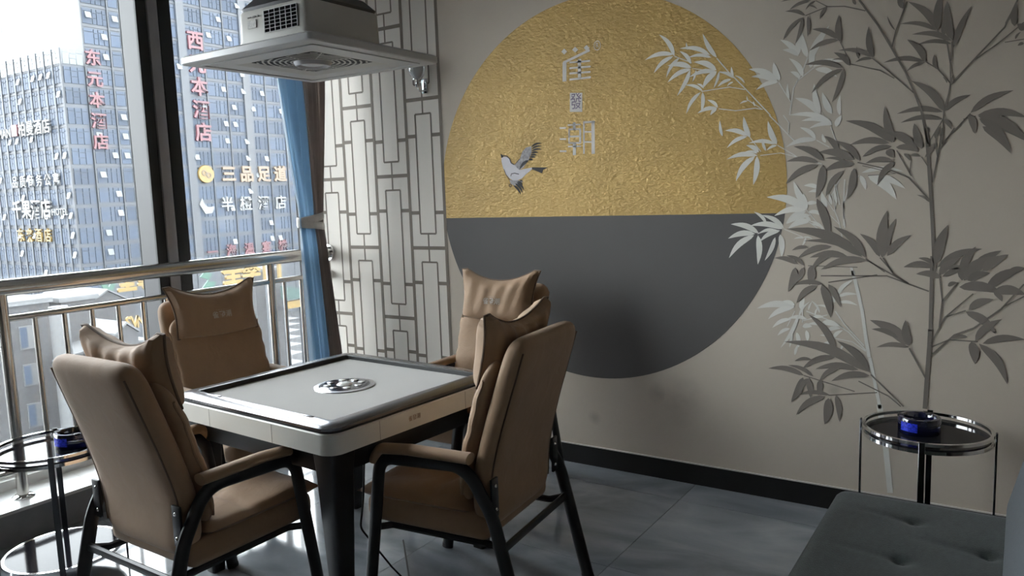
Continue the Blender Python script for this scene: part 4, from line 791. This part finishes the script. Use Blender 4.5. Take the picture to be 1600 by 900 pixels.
    MB().tube([(-.225, .19, .325), (.225, .19, .325)], .013, .012, n=8).build('front_crossbar', M_BLK, t)
    return t
chair = make_chair()
G_CH = 'tan armchairs around the mahjong table'
for i, (x, y, a, lab) in enumerate([
    (-2.516, 1.671, -0.5, 'tan armchair nearest the left side table, its plain back towards the viewer'),
    (-1.784, 2.315, 95.5, 'tan armchair on the right of the table, dark back turned to the sofa'),
    (-3.274, 2.446, -97.0, 'tan armchair by the railing facing the viewer with embroidered pillow'),
    (-2.345, 3.176, 181.4, 'tan armchair at the mural wall side, half hidden by the one before it')]):
    c = chair if i == 0 else copy_tree(chair)
    c.location = (x, y, 0); c.rotation_euler = (0, 0, math.radians(a)); tag(c, lab, 'chair', G_CH)

# ------------------------------------------------------------------ hanging smoke purifier over the table
M_UNIT = mat('ivory_unit_plastic', (0.56, 0.545, 0.50), 0.4, var=.02)
M_UNITP = mat('pale_grey_panel', (0.56, 0.56, 0.55), 0.4, var=.02)
U = tag(empty('ceiling_purifier', (-2.45, 2.28, 2.10)), 'square ivory air purifier hanging over the mahjong table', 'air purifier')
px_, py2 = .378, .352
loft([(rrect(px_ - .150, py2 - .140, .01, 3), .006), (rrect(px_ - .155, py2 - .145, .01, 3), 0.0), (rrect(px_ - .004, py2 - .004, .02, 3), 0), (rrect(px_, py2, .022, 3), .004), (rrect(px_, py2, .022, 3), .026), (rrect(px_ - .008, py2 - .008, .022, 3), .032), (rrect(.255, .235, .05, 3), .060), (rrect(.225, .215, .05, 3), .070)]).build('panel', M_UNITP, U)
loft([(rrect(px_ - .055, py2 - .055, .012, 3), .0), (rrect(px_ - .055, py2 - .055, .012, 3), -.004), (rrect(px_ - .063, py2 - .063, .012, 3), -.004), (rrect(px_ - .063, py2 - .063, .012, 3), .0)]).build('panel_bead', M_UNITP, U)
loft([(rrect(px_ - .155, py2 - .145, .01, 3), .0), (rrect(px_ - .20, py2 - .185, .01, 3), .0085)]).build('recess_frame', M_UNIT, U)
MB().box(-px_ + .195, px_ - .195, -py2 + .18, py2 - .18, .0095, .013).build('recess_back', M_GASKET, U, False)
for k, r in enumerate((.085, .107, .129, .151, .173, .195, .217, .239)):
    n = 48; pts = [(r * math.cos(2 * PI * i / n), r * math.sin(2 * PI * i / n)) for i in range(n)]
    lim = (px_ - .198, py2 - .183)
    run = []
    for i in range(n + 1):
        p = pts[i % n]; ok = abs(p[0]) < lim[0] and abs(p[1]) < lim[1]
        if ok: run.append((p[0], p[1], .0075))
        if (not ok or i == n) and len(run) > 1: MB().tube(run, .0008, .0050, n=6, up=(0, 0, 1)).build('grille_ring', M_UNIT, U)
        if not ok: run = []
for k in range(8):
    a = k * PI / 4 + .2; d = min((px_ - .20) / max(1e-6, abs(math.cos(a))), (py2 - .185) / max(1e-6, abs(math.sin(a))))
    MB().tube([(.06 * math.cos(a), .06 * math.sin(a), .0078), (d * math.cos(a), d * math.sin(a), .0078)], .0008, .003, n=6, up=(0, 0, 1)).build('grille_spoke', M_UNIT, U)
dm = MB().lathe([(0, .002), (.052, .000), (.060, -.008), (.068, -.008), (.076, .004), (.078, .016), (.070, .03), (0, .03)], (0, 0, 0), 40).build('centre_dome', mat('silver_dome', (.45, .45, .46), .35, .5, var=.04), U)
MB().lathe([(0, -.004), (.040, -.003), (.050, .001), (0, .003)], (0, 0, 0), 36).build('dome_lens', mat('frosted_lens', (.6, .62, .64), .4, var=.03), dm)
bd = loft([(rrect(.212, .205, .035, 6), .066), (rrect(.206, .200, .035, 6), .085), (rrect(.203, .197, .035, 6), .190), (rrect(.198, .192, .035, 6), .198)], True, True).build('body', M_UNIT, U)
loft([(rrect(.196, .190, .035, 6), .197), (rrect(.200, .194, .035, 6), .210), (rrect(.17, .165, .04, 6), .245)], True, True).build('top_cover', M_BLK, U)
gx0, gx1, gz0, gz1 = -.035, .150, .100, .182
MB().box(gx0, gx1, -.2025, -.1985, gz0, gz1).build('grille_shade_plate', mat('grille_shade_black', (.002, .002, .002), .9, spec=.02, var=.1), bd, False)  # no real cavity: its shade is put into a near-black plate
for i in range(7):
    xg = gx0 + (gx1 - gx0) * i / 6; MB().box(xg - .0009, xg + .0009, -.2045, -.2020, gz0, gz1).build('grille_bar', M_UNITP, bd, False)
for i in range(7):
    zg = gz0 + (gz1 - gz0) * i / 6; MB().box(gx0, gx1, -.2045, -.2020, zg - .0006, zg + .0006).build('grille_bar', M_UNITP, bd, False)
for k, w_ in enumerate((.010, .006, .013, .007, .011)):
    MB().box(-.135 + k * .014, -.135 + k * .014 + w_ * .8, -.2018, -.1985, .167, .173).build('rating_text', mat('faint_print', (.36, .35, .32), .6, var=.1), bd, False)
MB().box(-.135, -.085, -.2022, -.1990, .128, .158).build('rating_label', mat('label_print', (.47, .46, .43), .6, var=.2, vscale=160), bd, False)
for sx in (-1, 1):
    for sy in (-1, 1): MB().tube([(sx * .12, sy * .115, .24), (sx * .12, sy * .115, CZ - 2.10)], .005, n=8).build('hanger_rod', M_STEEL, U)

# ------------------------------------------------------------------ curtains and tieback
M_BLUE = mat('blue_satin', (0.17, 0.26, 0.34), 0.36, sheen=.3, var=.06, vscale=5, bump=.08, bscale=25)
M_TAUPE = mat('taupe_curtain', (0.50, 0.45, 0.42), 0.8, var=.06, vscale=20)
K = .98
def translucent(m, col, fac):
    n = m.node_tree.nodes; l = m.node_tree.links; b = n['Principled BSDF']; out = n['Material Output']
    tr = n.new('ShaderNodeBsdfTranslucent'); tr.inputs[0].default_value = (*col, 1)
    mx = n.new('ShaderNodeMixShader'); mx.inputs[0].default_value = fac
    l.new(b.outputs[0], mx.inputs[1]); l.new(tr.outputs[0], mx.inputs[2]); l.new(mx.outputs[0], out.inputs[0])
translucent(M_BLUE, (.48, .62, .74), .52)
translucent(M_TAUPE, (.45, .40, .37), .42)
def curtain(name, tl, tr, amp, nf, ph, x0, m, label):
    mb = MB(); nz, ns = 44, 110; vs = []; fs = []
    for side in (0, 1):
        for j in range(nz + 1):
            z = .006 + (2.93 - .006) * j / nz
            yl, yr = lerp(tl, z) * K, lerp(tr, z) * K; am = lerp(amp, z)
            for i in range(ns + 1):
                s_ = i / ns
                xx = x0 + am * math.sin(2 * PI * nf * s_ + ph + .5 * math.sin(z * 1.7)) + am * .3 * math.sin(2 * PI * nf * 2.3 * s_ + z * 1.1)
                vs.append((xx + side * .003, yl + (yr - yl) * s_, z))
    W_ = ns + 1; off = W_ * (nz + 1)
    for j in range(nz):
        for i in range(ns):
            a = j * W_ + i; fs.append((a, a + 1, a + W_ + 1, a + W_)); fs.append((a + off, a + W_ + off, a + W_ + 1 + off, a + 1 + off))
    for j in range(nz):
        for i in (0, ns):
            a = j * W_ + i; fs.append((a, a + W_, a + W_ + off, a + off))
    o = mb.add(vs, fs).build(name, m); return tag(o, label, 'curtain')
curtain('curtain', [(0, 3.445), (.5, 3.445), (1.1, 3.43), (1.40, 3.425), (1.5, 3.425), (1.8, 3.38), (2.3, 3.33), (2.93, 3.26)], [(0, 3.62), (.5, 3.60), (1.42, 3.56), (2.3, 3.52), (2.93, 3.50)],
        [(0, .045), (.6, .040), (1.30, .024), (1.42, .016), (1.55, .024), (2.2, .045), (2.93, .05)], 2.6, .4, -3.83, M_BLUE, 'shiny blue satin curtain gathered at the window corner')
curtain('curtain', [(0, 3.60), (.5, 3.59), (1.42, 3.545), (2.3, 3.50), (2.93, 3.48)], [(0, 3.74), (.5, 3.715), (1.2, 3.655), (1.42, 3.640), (1.55, 3.65), (2.3, 3.705), (2.93, 3.74)],
        [(0, .040), (.6, .035), (1.30, .022), (1.42, .016), (1.55, .022), (2.2, .036), (2.93, .04)], 5.5, 1.4, -3.835, M_TAUPE, 'dark taupe pleated curtain between the blue one and the lattice')
M_TIE = mat('grey_tieback', (0.68, 0.66, 0.63), 0.75, var=.08, vscale=30)
tb = tag(empty('curtain_tieback', (-3.832, 3.532 * K, 1.415)), 'grey fabric band tying both curtains together', 'tieback')
for dz, tilt in ((.022, .04), (-.022, -.03)):
    n = 40; path = [(.050 * math.cos(2 * PI * i / n), .100 * math.sin(2 * PI * i / n), dz + tilt * math.sin(2 * PI * i / n) * .4) for i in range(n)]
    MB().tube(path, .024, .006, n=10, up=(0, 0, 1), closed=True).build('band', M_TIE, tb)

# ------------------------------------------------------------------ round two-tier side tables
M_SMOKE = mat('smoked_mirror_glass', (0.012, 0.012, 0.016), 0.06, spec=.06, var=.1)
M_DLEG = mat('dark_chrome_leg', (0.10, 0.10, 0.105), 0.18, 1.0, var=.1)
def side_table():
    t = empty('side_table'); r = .236
    def ring(rad, z, hh, th, name, par):
        return MB().lathe([(rad, z), (rad, z + hh), (rad - th, z + hh), (rad - th, z), (rad, z)], (0, 0, 0), 64).build(name, M_CHROME, par)
    tr = MB().lathe([(0, .540), (r - .012, .540), (r - .012, .548), (0, .548)], (0, 0, 0), 64).build('tray_glass', M_SMOKE, t)
    ring(r - .002, .560, .012, .012, 'upper_ring', t); ring(r - .002, .530, .014, .012, 'lower_ring', t)
    MB().lathe([(0, .096), (r - .018, .096), (r - .018, .103), (0, .103)], (0, 0, 0), 64).build('shelf_glass', M_SMOKE, t)
    ring(r - .006, .090, .014, .012, 'shelf_ring', t)
    for k in range(4):
        a = k * PI / 2; c, s_ = math.cos(a), math.sin(a)
        L = MB().rbox(-.004, .004, -.011, .011, 0, .576, .0015, 1).build('leg', M_DLEG, t)
        L.location = ((r + .003) * c, (r + .003) * s_, 0); L.rotation_euler = (0, 0, a)
    return t
st = side_table()
ST2 = copy_tree(st)
st.location = (-3.397, 1.567, 0); st.rotation_euler = (0, 0, math.radians(62))
ST2.location = (-.300, 3.399, 0); ST2.rotation_euler = (0, 0, math.radians(2))
tag(st, 'round chrome two-tier side table by the window kerb at far left', 'side table', 'round chrome side tables')
tag(ST2, 'round chrome two-tier side table between the sofa and the mural wall', 'side table', 'round chrome side tables')
M_NAVY = mat('navy_glass', (0.006, 0.008, 0.045), 0.06, spec=.8, coat=.5, var=.1)
M_BLUEP = mat('bright_blue_print', (0.03, 0.05, 0.60), 0.25, var=.6, vscale=120)
def ashtray():
    t = empty('ashtray')
    b = MB().lathe([(0, .0), (.074, .0), (.077, .004), (.077, .060), (.074, .064), (.062, .064), (.059, .060), (.057, .020), (0, .018)], (0, 0, 0), 48).build('bowl', M_NAVY, t)
    mb = MB(); n = 10
    vs = [(.0775 * math.cos(a), .0775 * math.sin(a), z) for z in (.015, .050) for a in [-.45 + .9 * i / n for i in range(n + 1)]]
    mb.add(vs, [(i, i + 1, i + n + 2, i + n + 1) for i in range(n)]).build('printed_label', M_BLUEP, t)
    for k in range(3):
        a = k * 2 * PI / 3 + 1.0
        MB().rbox(.055, .079, -.011, .011, .057, .0655, .003, 2).build('cigarette_notch', M_GASKET, t).rotation_euler = (0, 0, a)
    return t
a1 = ashtray(); a2 = copy_tree(a1)
a1.location = (-3.36, 1.64, .548); a1.rotation_euler = (0, 0, -1.3)
a2.location = (-.325, 3.395, .548); a2.rotation_euler = (0, 0, -2.0)
tag(a1, 'navy blue glass ashtray on the side table by the window', 'ashtray', 'navy glass ashtrays')
tag(a2, 'navy blue glass ashtray on the side table behind the sofa', 'ashtray', 'navy glass ashtrays')
pp = MB().add([(0, 0, 0), (.055, .0, .012), (.05, .05, .004), (.0, .035, .0), (0, 0, .001), (.055, 0, .013), (.05, .05, .005), (0, .035, .001)], [(0, 3, 2, 1), (4, 5, 6, 7), (0, 1, 5, 4), (1, 2, 6, 5), (2, 3, 7, 6), (3, 0, 4, 7)]).build('reflection_sliver', mat('reflection_white', (.8, .8, .8), .7, var=.03), None, False, (-.315, 3.36, .5715)); tag(pp, 'small white sheet for a bright reflection in the ashtray behind the sofa', 'reflection')  # white sheet added for a bright reflection inside the ashtray

# ------------------------------------------------------------------ sofa at lower right
M_SOFA = mat('dark_green_grey_fabric', (0.042, 0.056, 0.052), 0.9, var=.18, vscale=90, bump=.25, bscale=450, sheen=.25, stretch=(1, .35, 1))
sofa = tag(empty('sofa', (-.25, 1.95, 0)), 'dark green-grey fabric sofa with buttoned seat at lower right', 'sofa')
sx0, sx1, sy0, sy1 = -.290, .30, -.95, .940
mb = MB(); nx, ny = 46, 130; vs = []; fs = []
DIM = [(.10, .62), (.10, .22), (.10, -.18), (.10, -.58), (-.12, .42), (-.12, .02), (-.12, -.38), (-.12, -.78)]
DIM = [(-.02, yb) for yb in (.80, .48, .16, -.16, -.48)] + [(.16, yb) for yb in (.64, .32, 0, -.32)]
DIM = [(-.01, .735), (-.01, .43), (-.01, .10), (-.01, -.25), (.2, .58), (.2, .25), (.2, -.1)]
def top_z(x, y):
    ex = min(x - sx0, sx1 - x); ey = min(y - sy0, sy1 - y); rr_ = .055
    z = .462
    for e in (ex, ey):
        if e < rr_: z -= rr_ - math.sqrt(max(0, rr_ * rr_ - (rr_ - e) ** 2))
    for bx_, by_ in DIM:
        d = math.hypot(x - bx_, y - by_); z -= .014 * math.exp(-(d / .022) ** 2) + .005 * math.exp(-(d / .08) ** 2)
        # soft crease running out from each button towards the front edge
        if x < bx_: z -= .005 * math.exp(-((y - by_ - (bx_ - x) * .10) / .016) ** 2) * max(0, 1 - (bx_ - x) / .24)
    return z
for j in range(ny + 1):
    for i in range(nx + 1):
        x = sx0 + (sx1 - sx0) * i / nx; y = sy0 + (sy1 - sy0) * j / ny; vs.append((x, y, top_z(x, y)))
W_ = nx + 1
for j in range(ny):
    for i in range(nx):
        a = j * W_ + i; fs.append((a, a + 1, a + W_ + 1, a + W_))
rim = [j * W_ for j in range(ny + 1)] + [ny * W_ + i for i in range(1, nx + 1)] + [j * W_ + nx for j in range(ny - 1, -1, -1)] + [i for i in range(nx - 1, 0, -1)]
o0 = len(vs)
for r_ in rim: vs.append((vs[r_][0], vs[r_][1], .20))
for k in range(len(rim)):
    k2 = (k + 1) % len(rim); fs.append((rim[k], rim[k2], o0 + k2, o0 + k))
fs.append(tuple(range(o0, o0 + len(rim))))
seat = mb.add(vs, fs).build('seat', M_SOFA, sofa)
for bx_, by_ in DIM: MB().lathe([(0, .003), (.006, .002), (.009, -.002)], (bx_, by_, top_z(bx_, by_)), 12).build('button', M_SOFA, seat)
bk = MB().rbox(-.10, .10, -.95, .90, 0, .44, .075, 6).build('backrest', mat('sofa_fabric_lit', (0.105, 0.118, 0.132), .9, var=.15, vscale=90, bump=.25, bscale=450, sheen=.25), sofa)  # same fabric as the seat, window light put into a paler colour
bk.location = (.315, .045, .42); bk.rotation_euler = (0, .24, 0)
MB().box(-.25, .28, -.92, .91, .14, .21).build('base_frame', M_BLK, sofa, False)
for ax in (-.22, .26):
    for ay in (-.86, .84): MB().tube([(ax, ay, 0), (ax, ay, .15)], .018, n=12).build('leg', M_BLK, sofa)

# ------------------------------------------------------------------ wall sconce beside the lattice edge
sc_ = tag(empty('wall_sconce', (-3.10, DY, 2.235)), 'small clear glass wall sconce just below the hanging purifier', 'sconce')
M_CLEAR = mat('clear_glass', (0.9, 0.92, 0.92), 0.03, trans=.85, var=.02)
MB().rbox(-.022, .022, -.014, -.002, -.06, .03, .006, 2).build('back_plate', M_CHROME, sc_)
MB().tube(fillet([(0, -.008, -.035), (0, -.06, -.06), (0, -.075, .0)], .03), .006, n=8).build('arm', M_CHROME, sc_)
MB().lathe([(.0, -.03), (.012, -.028), (.018, -.01), (.010, .0), (.022, .012), (.030, .016), (.030, .02), (0, .02)], (0, -.075, 0), 20).build('cup', M_CHROME, sc_)
MB().lathe([(.024, .018), (.044, .045), (.052, .085), (.048, .13), (.040, .155), (.038, .155), (.046, .13), (.050, .085), (.042, .045), (.022, .02)], (0, -.075, 0), 28).build('glass_shade', M_CLEAR, sc_)
MB().lathe([(0, .02), (.018, .03), (.034, .06), (.036, .09), (.026, .125), (0, .14)], (0, -.075, 0), 20).build('bulb', mat('frosted_bulb', (.72, .73, .74), .4, var=.03), sc_)
